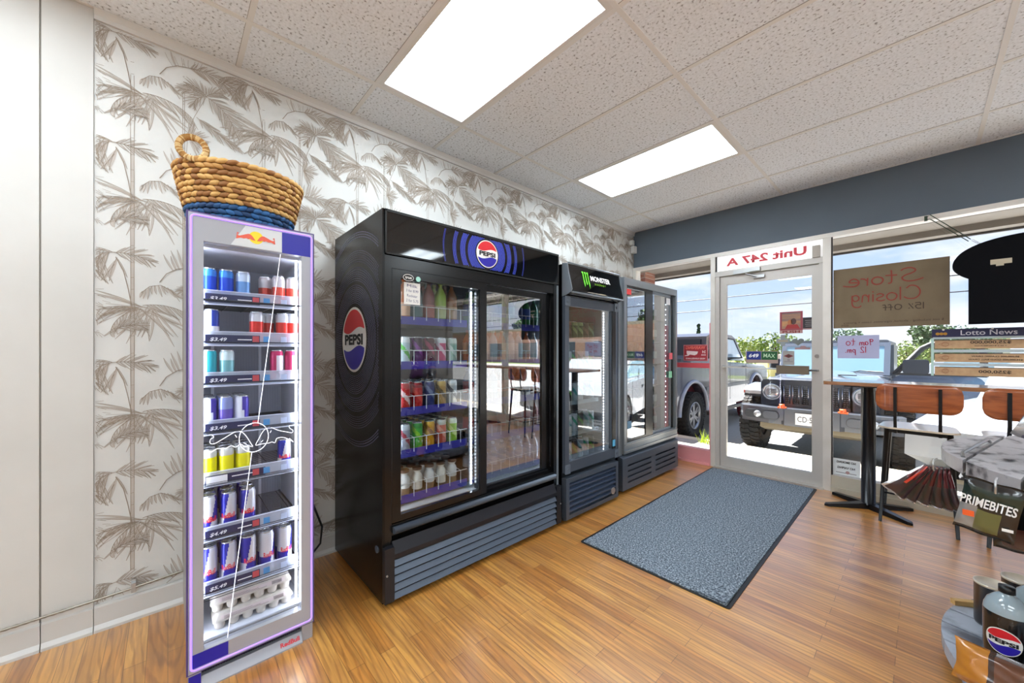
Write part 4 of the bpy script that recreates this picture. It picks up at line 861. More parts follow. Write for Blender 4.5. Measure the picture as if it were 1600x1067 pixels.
# ================================================================== COOLER BY THE WINDOW
wc = thing('drinks_cooler', (0, 0, 0), 'black and grey two-door cooler nearest the window with slotted grille', 'cooler')
WY0, WY1, WX = 2.985, 4.135, .70
b = MB(); b.box((.03, WY0, .05), (.07, WY1, 1.955)); b.box((.07, WY0, .05), (WX, WY0+.03, 1.955)); b.box((.07, WY1-.03, .05), (WX, WY1, 1.955)); b.box((.07, WY0+.03, 1.90), (WX, WY1-.03, 1.955)); b.box((.07, WY0+.03, .05), (WX, WY1-.03, .42)); b.build('cabinet', M_blk, wc)
b = MB(); ring(b, WY0+.06, WY1, .345, 1.955, WY0+.105, WY1-.035, .445, 1.89, WX+.0005, WX+.035); b.box((WX+.0005, WY0, .30), (WX+.012, WY0+.0595, 1.955)); b.build('front_frame', mat('satin steel frame', '8b9196', .3, .7), wc)
b = MB(); b.box((WX+.0355, WY0+.07, .365), (WX+.046, WY1-.01, .375)); b.box((WX+.0355, WY0+.07, .425), (WX+.044, WY1-.01, .432)); b.build('handle_rail', M_steel, wc)
da = sdoor(wc, WX+.006, WX+.026, WY0+.106, 3.60, .446, 1.889, WY0+.13, 3.455, .465, 1.865, M_blk, M_coolglass2)
db_ = sdoor(wc, WX-.02, WX+.0005, 3.46, WY1-.0355, .446, 1.889, 3.56, WY1-.085, .465, 1.865, M_gunl, M_coolglass2)
b = MB(); b.box((WX+.001, WY1-.085, .447), (WX+.006, WY1-.036, 1.888)); b.build('door_gasket', M_blk, wc)
GXp = WX+.055
b = MB(); zz0, zz1 = .03, .315; ya, yb, yc, yd = WY0+.02, WY0+.075, WY1-.06, WY1-.0
cols = ((WY0+.09, 3.51), (3.60, WY1-.09)); sl = [.085, .135, .185, .235]
def slotpanel(q, y0, y1, z0, z1, cols, slots, hh, x0, x1):
    ycuts = sorted([y0, y1] + [c for cc in cols for c in cc]); prev = y0
    zs = [z0] + [v for s in slots for v in (s, s+hh)] + [z1]
    for i in range(0, len(zs), 2): q.box((x0, y0, zs[i]), (x1, y1, zs[i+1]))
    for s in slots:
        a = y0
        for (c0, c1) in cols: q.box((x0, a, s), (x1, c0, s+hh)); a = c1
        q.box((x0, a, s), (x1, y1, s+hh))
slotpanel(b, WY0-.0, WY1-.03, zz0, zz1, cols, sl, .015, GXp-.012, GXp); b.box((WX+.012, WY0-.0, zz0), (GXp-.012, WY0+.01, zz1)); b.box((WX+.012, WY1-.04, zz0), (GXp-.012, WY1-.03, zz1)); b.prism([(WX+.012, zz1), (GXp, zz1), (GXp-.004, zz1+.008), (WX+.012, zz1+.02)], 1, WY0, WY1-.03)
b.build('grille_panel', mat('grille slate', '4e5560', .4, .4), wc)
b = MB(); b.box((WX+.0005, WY0, .051), (WX+.0115, WY1, .344)); b.build('lower_panel', M_blkm, wc)
for x in (.1, .66):
    for y in (WY0+.06, WY1-.06): b = MB(); b.tube([(x, y, 0), (x, y, .012), (x, y, .014), (x, y, .05)], [.024, .024, .011, .011], 12); b.build('foot', M_steel, wc)
b = MB(); b.box((.0705, WY0+.031, .421), (.074, WY1-.031, 1.899), 0); b.box((.074, WY0+.031, .421), (WX-.03, WY0+.034, 1.899), 1); b.box((.074, WY1-.034, .421), (WX-.03, WY1-.031, 1.899), 1); b.build('liner', [mat('dark liner back', '3c4048', .5), mat('liner grey', '9a9ea8', .5)], wc)
b = MB()
for k in range(24): b.box((.655, WY1-.112, .5+k*.056), (.659, WY1-.106, .512+k*.056))
b.build('light_strip', M_led, wc)
for o_, c_, w_, h_ in (((WX+.0365, 3.62, 1.27), 'c84a50', .05, .05),): pass
for (x_, y_, z_, w_, h_, c_) in ((WX+.0275, WY0+.15, 1.83, .09, .05, 'd83a3a'), (WX+.002, 3.99, 1.82, .09, .07, 'e0e0e4'), (WX+.008, 4.04, 1.23, .075, .07, 'e0606a'), (WX+.008, 4.03, 1.03, .075, .07, '8cd0a8'), (WX+.0275, 3.15, .60, .07, .07, '5c88a8')):
    flat(wc, 'x', (x_, y_, z_), w_, h_, mat('sticker ' + c_, c_, .5), 'sticker')
b = MB(); b.box((.1, WY0+.04, -.012), (.60, WY1-.04, -.002)); shm = b.mesh('shelf', mat('shelf dark wire', '1b1c20', .5))
wsz = [1.62, 1.385, 1.15, .915, .68, .445]
for z in wsz: obj('shelf', shm, wc, (0, 0, z))
wb = [bm('1c5c34', 'c8d0c8', '1c6030'), bm('8c1c1c', 'd8c8c0', 'b02020'), bm('24345c', '98a8c0', 'e0e0e0')]
for k in range(6):
    for c in range(9):
        y = WY0+.16+c*.1
        if y > 4.0: continue
        i = (c+k) % 3
        o = obj('plastic_bottle', wb[i], None, (.56, y, wsz[k]-.0018), random.uniform(-.3, .3))
        if k == 0: o.scale = (.9, .9, .9)
        tag(o, '%s, %s from left, %s shelf of the window-side cooler' % (['green bottle', 'red bottle', 'navy bottle'][i], ORD[c], ['top', 'second', 'third', 'fourth', 'fifth', 'bottom'][k]), 'bottle', 'bottles in the window-side cooler')

# ================================================================== DOOR MAT
t = thing('door_mat', (1.452, 3.24, 0), 'large grey ribbed door mat with black rubber edge, on the laminate before the glass door', 'mat', rz=radians(.3))
t.location = (1.453, 3.235, 0)
b = MB(); b.rbox((-.455, -1.195, .0005), (.455, 1.195, .004), .02, axis=2); b.build('rubber_edge', mat('black rubber', '17171a', .5), t)
def matpile():
    m = mat('grey mat pile', '5c6269', .95, spec=.1); N, K, bb = nodes(m)
    tc = N.new('ShaderNodeTexCoord'); n = N.new('ShaderNodeTexNoise'); n.inputs['Scale'].default_value = 110; n.inputs['Detail'].default_value = 3; K.new(tc.outputs['Object'], n.inputs[0])
    r = ramp(N, [(.34, '3c434b'), (.5, '6a747f'), (.68, 'a8b1ba')]); K.new(n.outputs[0], r.inputs[0]); K.new(r.outputs[0], bb.inputs['Base Color'])
    bp = N.new('ShaderNodeBump'); bp.inputs['Strength'].default_value = .8; bp.inputs['Distance'].default_value = .004; K.new(n.outputs[0], bp.inputs['Height']); K.new(bp.outputs[0], bb.inputs['Normal']); return m
b = MB(); nx, ny = 18, 40; vs = []
for i in range(nx+1):
    for j in range(ny+1):
        x = -.435 + .87*i/nx; y = -1.18 + 2.36*j/ny; z = .0085
        if j < 4 and i > 14: z += .012*(i-14)/4*(4-j)/4
        vs.append((x, y, z))
W_ = ny+1; b.add(vs, [(i*W_+j, (i+1)*W_+j, (i+1)*W_+j+1, i*W_+j+1) for i in range(nx) for j in range(ny)], 0, True)
b.box((-.435, -1.18, .0041), (.435, 1.18, .0082)); b.build('pile', matpile(), t)

# ================================================================== WINDOW BAR TABLE
TZ = 1.03
bt = thing('bar_table', (2.26, 4.22, 0), 'long narrow wooden bar table on a black column along the right window', 'table')
M_wt = noisy('walnut bar top', '8a5a3c', 'a87850', 5, .18, stretch=(1, 12, 12), coat=.6)
b = MB(); x0, x1, y0, y1 = 1.99-2.26, 4.95-2.26, 4.075-4.22, 4.47-4.22
b.rbox((x0, y0, TZ-.028), (x1, y1, TZ), .03, axis=2); b.build('table_top', M_wt, bt)
for cx in (.0, 1.95):
    b = MB(); b.tube([(cx, -.0, .035), (cx, 0, TZ-.04)], .045, 24); b.box((cx-.14, -.10, TZ-.04), (cx+.14, .10, TZ-.0285)); b.build('column', mat('satin black steel', '1a1a1e', .28, .4), bt)
    b = MB()
    for a in (38, 142, 218, 322):
        c_, s_ = cos(radians(a)), sin(radians(a)); R = Matrix.Translation((cx, 0, 0)) @ Matrix.Rotation(radians(a), 4, 'Z')
        b.add([R @ Vector(v) for v in [(0,-.03,0),(.30,-.022,0),(.32,0,0),(.30,.022,0),(0,.03,0),(0,-.03,.05),(.30,-.018,.022),(.32,0,.015),(.30,.018,.022),(0,.03,.05)]], [(4,3,2,1,0),(5,6,7,8,9),(0,1,6,5),(1,2,7,6),(2,3,8,7),(3,4,9,8),(4,0,5,9)])
    b.build('base', mat('satin black steel', '1a1a1e', .28, .4), bt)

# ================================================================== BAR CHAIRS
def chair_meshes():
    wood = noisy('chair walnut veneer', '7e3d1c', 'a85a2c', 4, .28, stretch=(1, 9, 9), coat=.4); edge = mat('pale ply edge', 'd8c4a4', .5); blk = mat('chair black steel', '141416', .35, .4)
    def curved(w, z0, z1, r, sag, y, th):
        q = MB(); n = 18; out = []
        for (cx, cz, a0) in ((w-r, z1-r, 0), (-w+r, z1-r, 90), (-w+r, z0+r, 180), (w-r, z0+r, 270)):
            for k in range(7): a = radians(a0+15*k); out.append((cx+r*cos(a), cz+r*sin(a)))
        # densify along the straight edges so that the curve bends
        pts = []
        for i, p in enumerate(out):
            p2 = out[(i+1) % len(out)]; pts.append(p); d = math.hypot(p2[0]-p[0], p2[1]-p[1])
            if d > .06:
                for k in range(1, 8): pts.append((p[0]+(p2[0]-p[0])*k/8, p[1]+(p2[1]-p[1])*k/8))
        return pts
    # backrest: bent veneer panel
    def bent(w, z0, z1, r, depth, y, th):
        q = MB(); nx, nz = 60, 8
        def half(x):
            d = w-abs(x)
            return 1.0 if d >= r else None
        vs = []; 
        for i in range(nx+1):
            x = -w + 2*w*i/nx; d = w-abs(x); cut = 0 if d >= r else r - sqrt(max(0, r*r-(r-d)**2))
            for j in range(nz+1):
                z = z0+cut + (z1-z0-2*cut)*j/nz; yy = y + depth*(x/w)**2; vs += [(x, yy-th/2, z), (x, yy+th/2, z)]
        W2 = (nz+1)*2
        for s in (0, 1):
            fs = [(i*W2+j*2+s, (i+1)*W2+j*2+s, (i+1)*W2+j*2+2+s, i*W2+j*2+2+s) for i in range(nx) for j in range(nz)]
            if s: fs = [f[::-1] for f in fs]
            q.add(vs if s == 0 else [], [], 0)
            if s == 0: base = 0
            q.f += fs; q.m += [0]*len(fs); q.sm += [True]*len(fs)
        def side(seq):
            for a_, b_ in zip(seq, seq[1:]): q.f.append((a_, a_+1, b_+1, b_)); q.m.append(1); q.sm.append(False)
        side([i*W2 for i in range(nx+1)]); side([i*W2+nz*2 for i in range(nx, -1, -1)]); side([j*2 for j in range(nz, -1, -1)]); side([nx*W2+j*2 for j in range(nz+1)])
        return q.mesh('backrest', [wood, edge])
    back = bent(.215, .838, 1.04, .065, .03, -.19, .011)
    q = MB(); pts = []
    for (cx, cy, a0, r) in ((.19-.1, .19-.1, 0, .1), (-.19+.1, .19-.1, 90, .1), (-.205+.08, -.19+.08, 180, .08), (.205-.08, -.19+.08, 270, .08)):
        for k in range(8): a = radians(a0+90*k/7); pts.append((cx+r*cos(a), cy+r*sin(a)))
    q.prism(pts, 2, .705, .717); seat = q.mesh('seat', [mat('laminate seat', 'cdbca6', .2, coat=.5)])
    q = MB(); q.box((-.16, -.15, .675), (.16, -.12, .704)); q.box((-.16, .12, .675), (.16, .15, .704)); q.box((-.17, -.15, .675), (-.145, .15, .7045)); q.box((.145, -.15, .675), (.17, .15, .7045)); fr_ = q.mesh('seat_frame', blk)
    legs = []
    for sx in (-1, 1):
        for sy in (-1, 1):
            q = MB(); q.tube([(sx*.155, sy*.135, .69), (sx*.19, sy*.175, 0)], [.017, .010], 10); legs.append(q.mesh('leg', blk))
    q = MB(); q.tube([(-.178, -.162, .22), (.178, -.162, .22), (.178, .162, .22), (-.178, .162, .22)], .007, 6, closed=True); foot = q.mesh('foot_rest', blk)
    bars = []
    for sx in (-1, 1):
        q = MB(); y_ = -.19+.03*(.11/.215)**2-.012; q.add([], []); q.box((sx*.11-.009, y_-.004, .80), (sx*.11+.009, y_+.003, 1.015)); q.add([(sx*.11-.009, y_-.004, .80), (sx*.11+.009, y_-.004, .80), (sx*.11+.009, y_+.003, .80), (sx*.11-.009, y_+.003, .80), (sx*.11-.009, -.172, .68), (sx*.11+.009, -.172, .68), (sx*.11+.009, -.165, .68), (sx*.11-.009, -.165, .68)], [(0,1,5,4),(1,2,6,5),(2,3,7,6),(3,0,4,7)]); q.box((sx*.11-.009, -.172, .675), (sx*.11+.009, -.10, .684)); bars.append(q.mesh('back_support', blk))
    return back, seat, fr_, legs, foot, bars
cmh = chair_meshes()
def chair(x, y, rz, lab):
    t = thing('bar_chair', (x, y, 0), lab, 'chair', 'bar chairs at the window', rz)
    obj('backrest', cmh[0], t); obj('seat', cmh[1], t); obj('seat_frame', cmh[2], t)
    for m_ in cmh[3]: obj('leg', m_, t)
    obj('foot_rest', cmh[4], t)
    for m_ in cmh[5]: obj('back_support', m_, t)
chair(2.535, 4.135, radians(-1), 'bar chair with walnut back and black legs, next to the table column')
chair(3.03, 4.12, radians(3), 'bar chair with walnut back, half hidden behind the snack bags at the right')

# ================================================================== CABLE SPOOL DISPLAY
SXc, SYc, SR = 3.36, 2.42, .75
sp_ = thing('cable_spool_stand', (SXc, SYc, 0), 'dark weathered wooden cable spool used as a two-level display stand', 'stand')
M_pl = noisy('weathered stained planks', '1e1a1c', 'aaa6a8', 13, .36, .5, stretch=(1.6, 1, 1), lo=.33, hi=.47, detail=9)
M_pl2 = noisy('weathered grey blue planks', '50545c', 'a8b0bc', 7, .35, .3, lo=.34, hi=.55, detail=8)
def flange(z0, z1, m, name, off):
    q = MB(); w = .145; k = -6
    ang = radians(78) if z0 > .5 else radians(-16)   # plank direction
    R = Matrix.Rotation(ang, 4, 'Z')
    while k*w < SR:
        a, c = k*w+off+.005, (k+1)*w+off-.005; k += 1
        a, c = max(a, -SR+.002), min(c, SR-.002)
        if c-a < .02: continue
        pts = []
        for s in range(9): v = a+(c-a)*s/8; pts.append((sqrt(max(0, SR*SR-v*v)), v))
        for s in range(9): v = c+(a-c)*s/8; pts.append((-sqrt(max(0, SR*SR-v*v)), v))
        q.prism(pts, 2, z0, z1, 0, R)
    return q.build(name, m, sp_)
flange(.055, .105, M_pl2, 'lower_flange', .0); flange(.825, .875, M_pl, 'upper_flange', .05)
b = MB(); b.lathe([(.30, .105), (.30, .825)], 28); b.build('drum', M_pl, sp_)
b = MB()
for a in (45, 135, 225, 315): b = MB(); b.box((.45*cos(radians(a))-.05, .45*sin(radians(a))-.05, 0), (.45*cos(radians(a))+.05, .45*sin(radians(a))+.05, .055)); b.build('foot', M_pl, sp_)
b = MB(); a = radians(35)
for (ux, uy) in ((-.42, .30),):
    b.tube([(-.70, -.20, .877), (-.70, -.18, .889), (-.61, .24, .889), (-.60, .26, .877)], .006, 8)
b.build('steel_rod', M_steel, sp_)
# bottles on the lower flange
def bigbottle():
    r, h = .056, .315; bot = MB(); pr = [(r*.8, 0), (r, .012), (r, .225), (r*.97, .238), (r*.82, .262), (r*.5, .282), (r*.3, .291), (r*.28, .30)]
    full = []
    for p, q in zip(pr, pr[1:]):
        full.append(p); n = int((q[1]-p[1])/.02)
        for k in range(1, n): full.append((p[0]+(q[0]-p[0])*k/n, p[1]+(q[1]-p[1])*k/n))
    full.append(pr[-1])
    bot.lathe(full, 28, mf=lambda a, z, k: 1 if .015 < z < .228 else 0)
    cap = MB(); cap.lathe([(r*.36, .295), (r*.36, .318), (.0001, .318)], 20); return bot.mesh('body', [mat('shrink wrapped bottle neck', '94a4ac', .08, coat=.6), mat('black sleeve label', '0a0a0c', .2, coat=.5)]), cap.mesh('cap', mat('black bottle cap', '0c0c0e', .4))
bbm = bigbottle()
def bend(me, r):
    for v in me.vertices:
        a = v.co.y/r; v.co = Vector(((r + v.co.x)*cos(a), (r + v.co.x)*sin(a), v.co.z))
def pbottle(x, y, rz, lab):
    t = thing('large_drink_bottle', (x, y, .1055), lab, 'bottle', 'large black cola bottles on the spool', rz)
    bo = obj('body', bbm[0], t); obj('cap', bbm[1], t)
    lg = wave_logo(t, 'x', (0, 0, .135), .042, 'round_logo'); me = lg.data
    import bmesh as _b
    bm_ = _b.new(); bm_.from_mesh(me); _b.ops.triangulate(bm_, faces=bm_.faces); _b.ops.subdivide_edges(bm_, edges=bm_.edges, cuts=3, use_grid_fill=True); bm_.to_mesh(me); bm_.free(); bend(me, .0565)
    for ch in lg.children:
        for v in ch.data.vertices: v.co.x += .0015
        ch.location = (0, 0, 0); bend(ch.data, .0567)
    w_ = text('ZERO SUGAR', .05, .006, M_wtext, t, 'x', (0, 0, .078), bold=.02); bend(w_.data, .0568)
ca = atan2(0-1.45, 2.5533-2.74)
pbottle(2.763, 2.248, radians(-104), 'black cola bottle with round logo at the front of the lower spool level')
pbottle(2.845, 2.40, radians(-95), 'second black cola bottle, just behind the front one on the spool')
jar = MB(); jar.lathe([(.05, 0), (.052, .01), (.052, .17), (.054, .172), (.054, .18), (.05, .18), (.048, .172), (.0001, .172)], 28, mf=lambda a, z, k: 1 if z > .168 else 0)
jm = jar.mesh('tin_canister', [mat('dark printed tin', '241c1c', .3, coat=.4), mat('pale tin lid', 'd8ccb8', .35, .2)])
for x, y, lab in ((2.759, 2.602, 'dark round tin with pale lid behind the front cola bottle'), (2.845, 2.742, 'dark round tin with pale lid, farther back on the spool')): tag(obj('tin_canister', jm, None, (x, y, .1055)), lab, 'tin', 'pale lidded tins')
b = MB(); b.box((-.06, -.012, 0), (.06, .012, .022)); o = b.build('wood_offcut', noisy('raw pine', 'c89c5c', 'd8b478', 8, .7, stretch=(1, 6, 6)), None, (2.70, 2.72, .1055)); o.rotation_euler.z = radians(35); tag(o, 'short pale wood offcut lying at the far rim of the lower spool', 'wood')

# ------------------------------------------------------------------ snack bags
def bag_mesh(name, w, h, d, mats, mf, seed=1, nx=22, ny=28, crimp=.06, gather=0.0):
    """pillow shaped foil bag standing in the local XZ plane, front facing -Y"""
    R = random.Random(seed); ph = [(R.uniform(4, 16), R.uniform(4, 14), R.uniform(0, 6)) for _ in range(7)]
    b = MB(); vs = []
    for s in (0, 1):
        for j in range(ny+1):
            for i in range(nx+1):
                u, v = i/nx*2-1, j/ny; t = min(1, min(v, 1-v)/.22); t = max(0, (t-crimp/.22)/(1-crimp/.22)); env = (max(0, 1-abs(u)**2.6))**.5 * (sin(t*pi/2))**.6
                wr = sum(sin(a*u+c*v*2+p) for a, c, p in ph)/7; yy = (d/2*env + .10*d*wr*env**.5*1.0)*(-1 if s == 0 else 1)
                ww = w/2*(1-.05*sin(pi*v))*(1-gather*v); yy *= (1-gather*.6*v); x = u*ww*(1+.02*wr); z = v*h + .01*h*sin(u*5+seed)
                if s == 0 and (i in (0, nx)): yy = 0
                if s == 1 and (i in (0, nx)): yy = 0.0006
                vs.append((x, yy, z))
    W3 = nx+1; fs = []; ms = []
    for s in (0, 1):
        o = s*W3*(ny+1)
        for j in range(ny):
            for i in range(nx):
                f = (o+j*W3+i, o+j*W3+i+1, o+(j+1)*W3+i+1, o+(j+1)*W3+i); fs.append(f if s == 0 else f[::-1]); ms.append(mf((i+.5)/nx, (j+.5)/ny, s))
    b.add(vs, fs, ms, True); return b.mesh(name, mats)
def bagface(me_w, me_h, d, words, w, h, m, parent, z, x=0, rot=0, **k):
    return text(words, w, h, m, parent, 'y', (x, -d*.58, z), rot=rot, **k)
M_foil = mat('crinkled silver foil', 'c8c8cc', .18, .85)
# two bags lying upright on the upper flange
chip = bag_mesh('chip_bag', .30, .40, .12, [mat('purple foil', '6a2878', .18, .35, coat=.5), mat('black foil', '141016', .2, .2, coat=.5), mat('lilac foil', '9a5ca8', .2, .35), mat('silver foil', 'c8c8cc', .18, .8)], lambda u, v, s: 1 if v < .22 + .05*sin(u*9) else (3 if u < .04 else (2 if (.55 < v < .72) else 0)), 4)
t = thing('chip_bag', (2.955, 2.18, .885), 'purple and black foil snack bag standing on the upper spool level', 'snack bag', rz=radians(-4)); o = obj('bag', chip, t); o.rotation_euler.x = radians(-10)
bagface(.3, .4, .12, 'FI', .06, .038, mat('pale lilac print', 'd8c8e0', .3), t, .185, -.085, shear=.3, bold=.02)
q = MB(); q.tube([(-.12, -.058, .255), (-.09, -.066, .285), (-.04, -.070, .262), (.0, -.070, .292), (.05, -.070, .27), (.10, -.060, .30)], .004, 6); q.tube([(-.12, -.054, .225), (-.08, -.068, .238), (.0, -.073, .232), (.10, -.064, .25)], .003, 6); q.build('gold_scroll', mat('gold outline print', 'e8d8b0', .3), t)
cb = bag_mesh('candy_bag', .22, .30, .10, [M_foil, mat('red orange sweets', 'd83c18', .3, coat=.5), mat('yellow orange sweets', 'e0a040', .3, coat=.4), mat('foil white', 'e0dcda', .2, .6)], lambda u, v, s: 1 if (.18 < v < .40 and u > .3) else (2 if (.4 < v < .55 and (int(u*9)+int(v*12)) % 2) else (3 if (int(u*7)+int(v*9)) % 3 == 0 else 0)), 9)
t = thing('chip_bag', (2.865, 2.335, .928), 'clear silver bag with red and orange snacks leaning beside the purple bag', 'snack bag', rz=radians(25)); o = obj('bag', cb, t); o.rotation_euler = (0, radians(26), 0)
# bags hanging from hooks on the rim
def hook(parent, x=0, y=0, z=0):
    q = MB(); q.tube([(x, y+.04, z+.012), (x, y-.005, z+.014), (x, y-.02, z+.005), (x, y-.02, z-.02), (x, y-.008, z-.028)], .003, 8); return q.build('hook', M_steel, parent)
meat = [mat('black jerky foil', '101012', .22, .2, coat=.6), mat('olive print', '5c5c30', .3, coat=.4), mat('clear wrap grey', '9a9a98', .15, .4), mat('brown meat', '3c1c18', .3, coat=.4), mat('dark green print', '16281e', .25, coat=.5)]
pb = bag_mesh('jerky_bag', .125, .175, .028, meat, lambda u, v, s: (0 if v > .86 or v < .07 else (4 if v > .62 else (2 if (u < .3 and v < .5) else (1 if v < .45 and u < .75 else 0)))), 11)
def hang(me, x, y, z, rz, tilt, lab, nm='hanging_snack_bag'):
    t = thing(nm, (x, y, z), lab, 'snack bag', 'snack bags hanging from the spool rim', rz); o = obj('bag', me, t, (0, 0, 0)); h_ = max(v.co.z for v in me.vertices); o.rotation_euler.y = tilt; o.location = (-h_*sin(tilt)*1.0, 0, -h_*cos(tilt)); return t, o
hx, hy = 2.712, 1.975
t, o = hang(pb, hx, 1.925, .862, radians(-8), radians(9), 'black snack bag with large white lettering hanging from the upper spool rim')
hook(t, 0, .0, -.005)
for s_, w_, h_, z_, x_, m_, r_ in (('PRIMEBITES', .112, .030, -.070, -.008, mat('white bag letters', 'dcdcdc', .3), -9),): text(s_, w_, h_, m_, t, 'y', (x_-.006, -.0215, z_), bold=.02, rot=r_)
b = MB(); b.box((-.066, -.0215, -.118), (-.042, -.0205, -.100)); b.build('price_sticker', mat('orange sticker', 'e05a20', .5), t)
b = MB(); b.box((.012, -.0205, -.142), (.034, -.0195, -.133)); b.build('white_sticker', M_white, t)
pb2 = bag_mesh('jerky_bag', .12, .175, .025, meat, lambda u, v, s: 3 if v < .42 and u > .2 and v > .08 else 0, 12)
for k, (dx, dy, rz, tl_) in enumerate(((.040, .025, -22, -14), (.068, .045, -30, -20), (.098, .065, -38, -26))):
    t, o = hang(pb2, hx+dx, hy+dy-.02, .818, radians(rz), radians(tl_*.4), 'dark brown snack bag fanned %s behind the black lettered bag' % ['first', 'second', 'third'][k])
jb = bag_mesh('jerky_bag', .088, .165, .026, [M_foil, mat('maroon foil', '581820', .25, .3, coat=.5), mat('red band', 'c03820', .3, coat=.4), mat('dark meat', '2c1014', .3, coat=.4), mat('dark band', '1c1c18', .3)], lambda u, v, s: 0 if v < .05 or v > .95 else (0 if u < .12 else (2 if abs(u-.42) < .08 and v > .38 else (4 if abs(u-.72) < .08 else (3 if v < .55 else 1)))), 14, 26, 30, gather=.72)
hx2, hy2 = 2.59, 2.26
for k, (dx, dy, rz, tl_) in enumerate(((-.012, -.012, 14, 40), (-.006, -.004, 2, 30), (.002, .002, -10, 20), (.012, .008, -22, 11), (.022, .014, -34, 3), (.032, .022, -46, -6))):
    t, o = hang(jb, hx2+dx-.004, hy2+dy, .818, radians(rz), radians(tl_), '%s of the fanned maroon snack bags at the left spool rim' % ['leftmost clear', 'second', 'third', 'fourth', 'fifth', 'rightmost'][k], 'hanging_snack_bag')
    if k == 2: hook(t, 0, 0, .012)
# snack bags on the floor in front of the spool
br = bag_mesh('snack_bag', .30, .135, .08, [mat('brown glossy wrap', '6c4634', .18, .2, coat=.6), mat('ochre print', 'b87828', .25, coat=.5), M_foil, mat('dark brown wrap', '3c2820', .2, coat=.5)], lambda u, v, s: 1 if u < .26 else (3 if abs(u-.28) < .03 else (2 if v > .93 else 0)), 21)
t = thing('snack_bag', (2.80, 1.97, .1055), 'glossy brown snack bag with ochre side lying on the lower spool rim', 'snack bag', rz=radians(-14)); o = obj('bag', br, t); o.rotation_euler.x = radians(-16); o.location = (0, 0, .0)
t.location = (2.772, 2.05, .110)
decal(t, 'y', (.03, -.07, .07), [(0, circle(0, 0, .05, 20, .032)), (1, circle(0, 0, .043, 20, .026))], [mat('cream outline', 'd8c8b0', .3), mat('brown glossy wrap', '6c4634', .18)], 'oval_print', .0005)
# crumpled foil wrapper at the bottles
wr = bag_mesh('foil_wrapper', .12, .15, .05, [M_foil, mat('red wrap print', 'a83028', .3)], lambda u, v, s: 1 if (int(u*5)+int(v*4)) % 4 == 0 else 0, 33, 12, 12)
o = obj('foil_wrapper', wr, None, (2.875, 2.15, .1065), radians(-20)); o.location = (2.862, 2.165, .1065); tag(o, 'crumpled silver and red wrapper leaning on the front cola bottle', 'wrapper')

# ================================================================== SIGNS ON THE GLASS
YS = L + .0185
def sign(name, lab, x, z, w, h, m, cat='sign', y=YS-.002, grp=None):
    t = thing(name, (x, y, z), lab, cat, grp); flat(t, 'y', (0, 0, 0), w, h, m, 'panel', .0015); return t
def stroke_text(parent, letters, m, o, sc, wd, mirror=True, name='handwriting', sx=1.0):
    """handwriting: each letter a list of polylines in a 1 x 1.5 cell"""
    b = MB(); x = 0
    for ch in letters:
        S, adv = GLYPH[ch]
        for pl in S:
            if len(pl) > 3: pl = smooth(pl, 4)
            for (a, c), (d, e_) in zip(pl, pl[1:]):
                p, q = Vector(((x+a)*sx, c)), Vector(((x+d)*sx, e_)); dn = -.00002*len(b.f); n = (q-p); n = Vector((-n.y, n.x)); n = n.normalized()*wd/sc/2 if n.length else n; ex = (q-p).normalized()*wd/sc*.35
                pts = [p-n-ex, q-n+ex, q+n+ex, p+n-ex]; sgn = -1 if mirror else 1
                v = [(sgn*(k.x)*sc, dn, k.y*sc) for k in pts]; b.poly(v if not mirror else v[::-1])
        x += adv
    ob = b.build(name, m, parent, o); return ob, x*sc
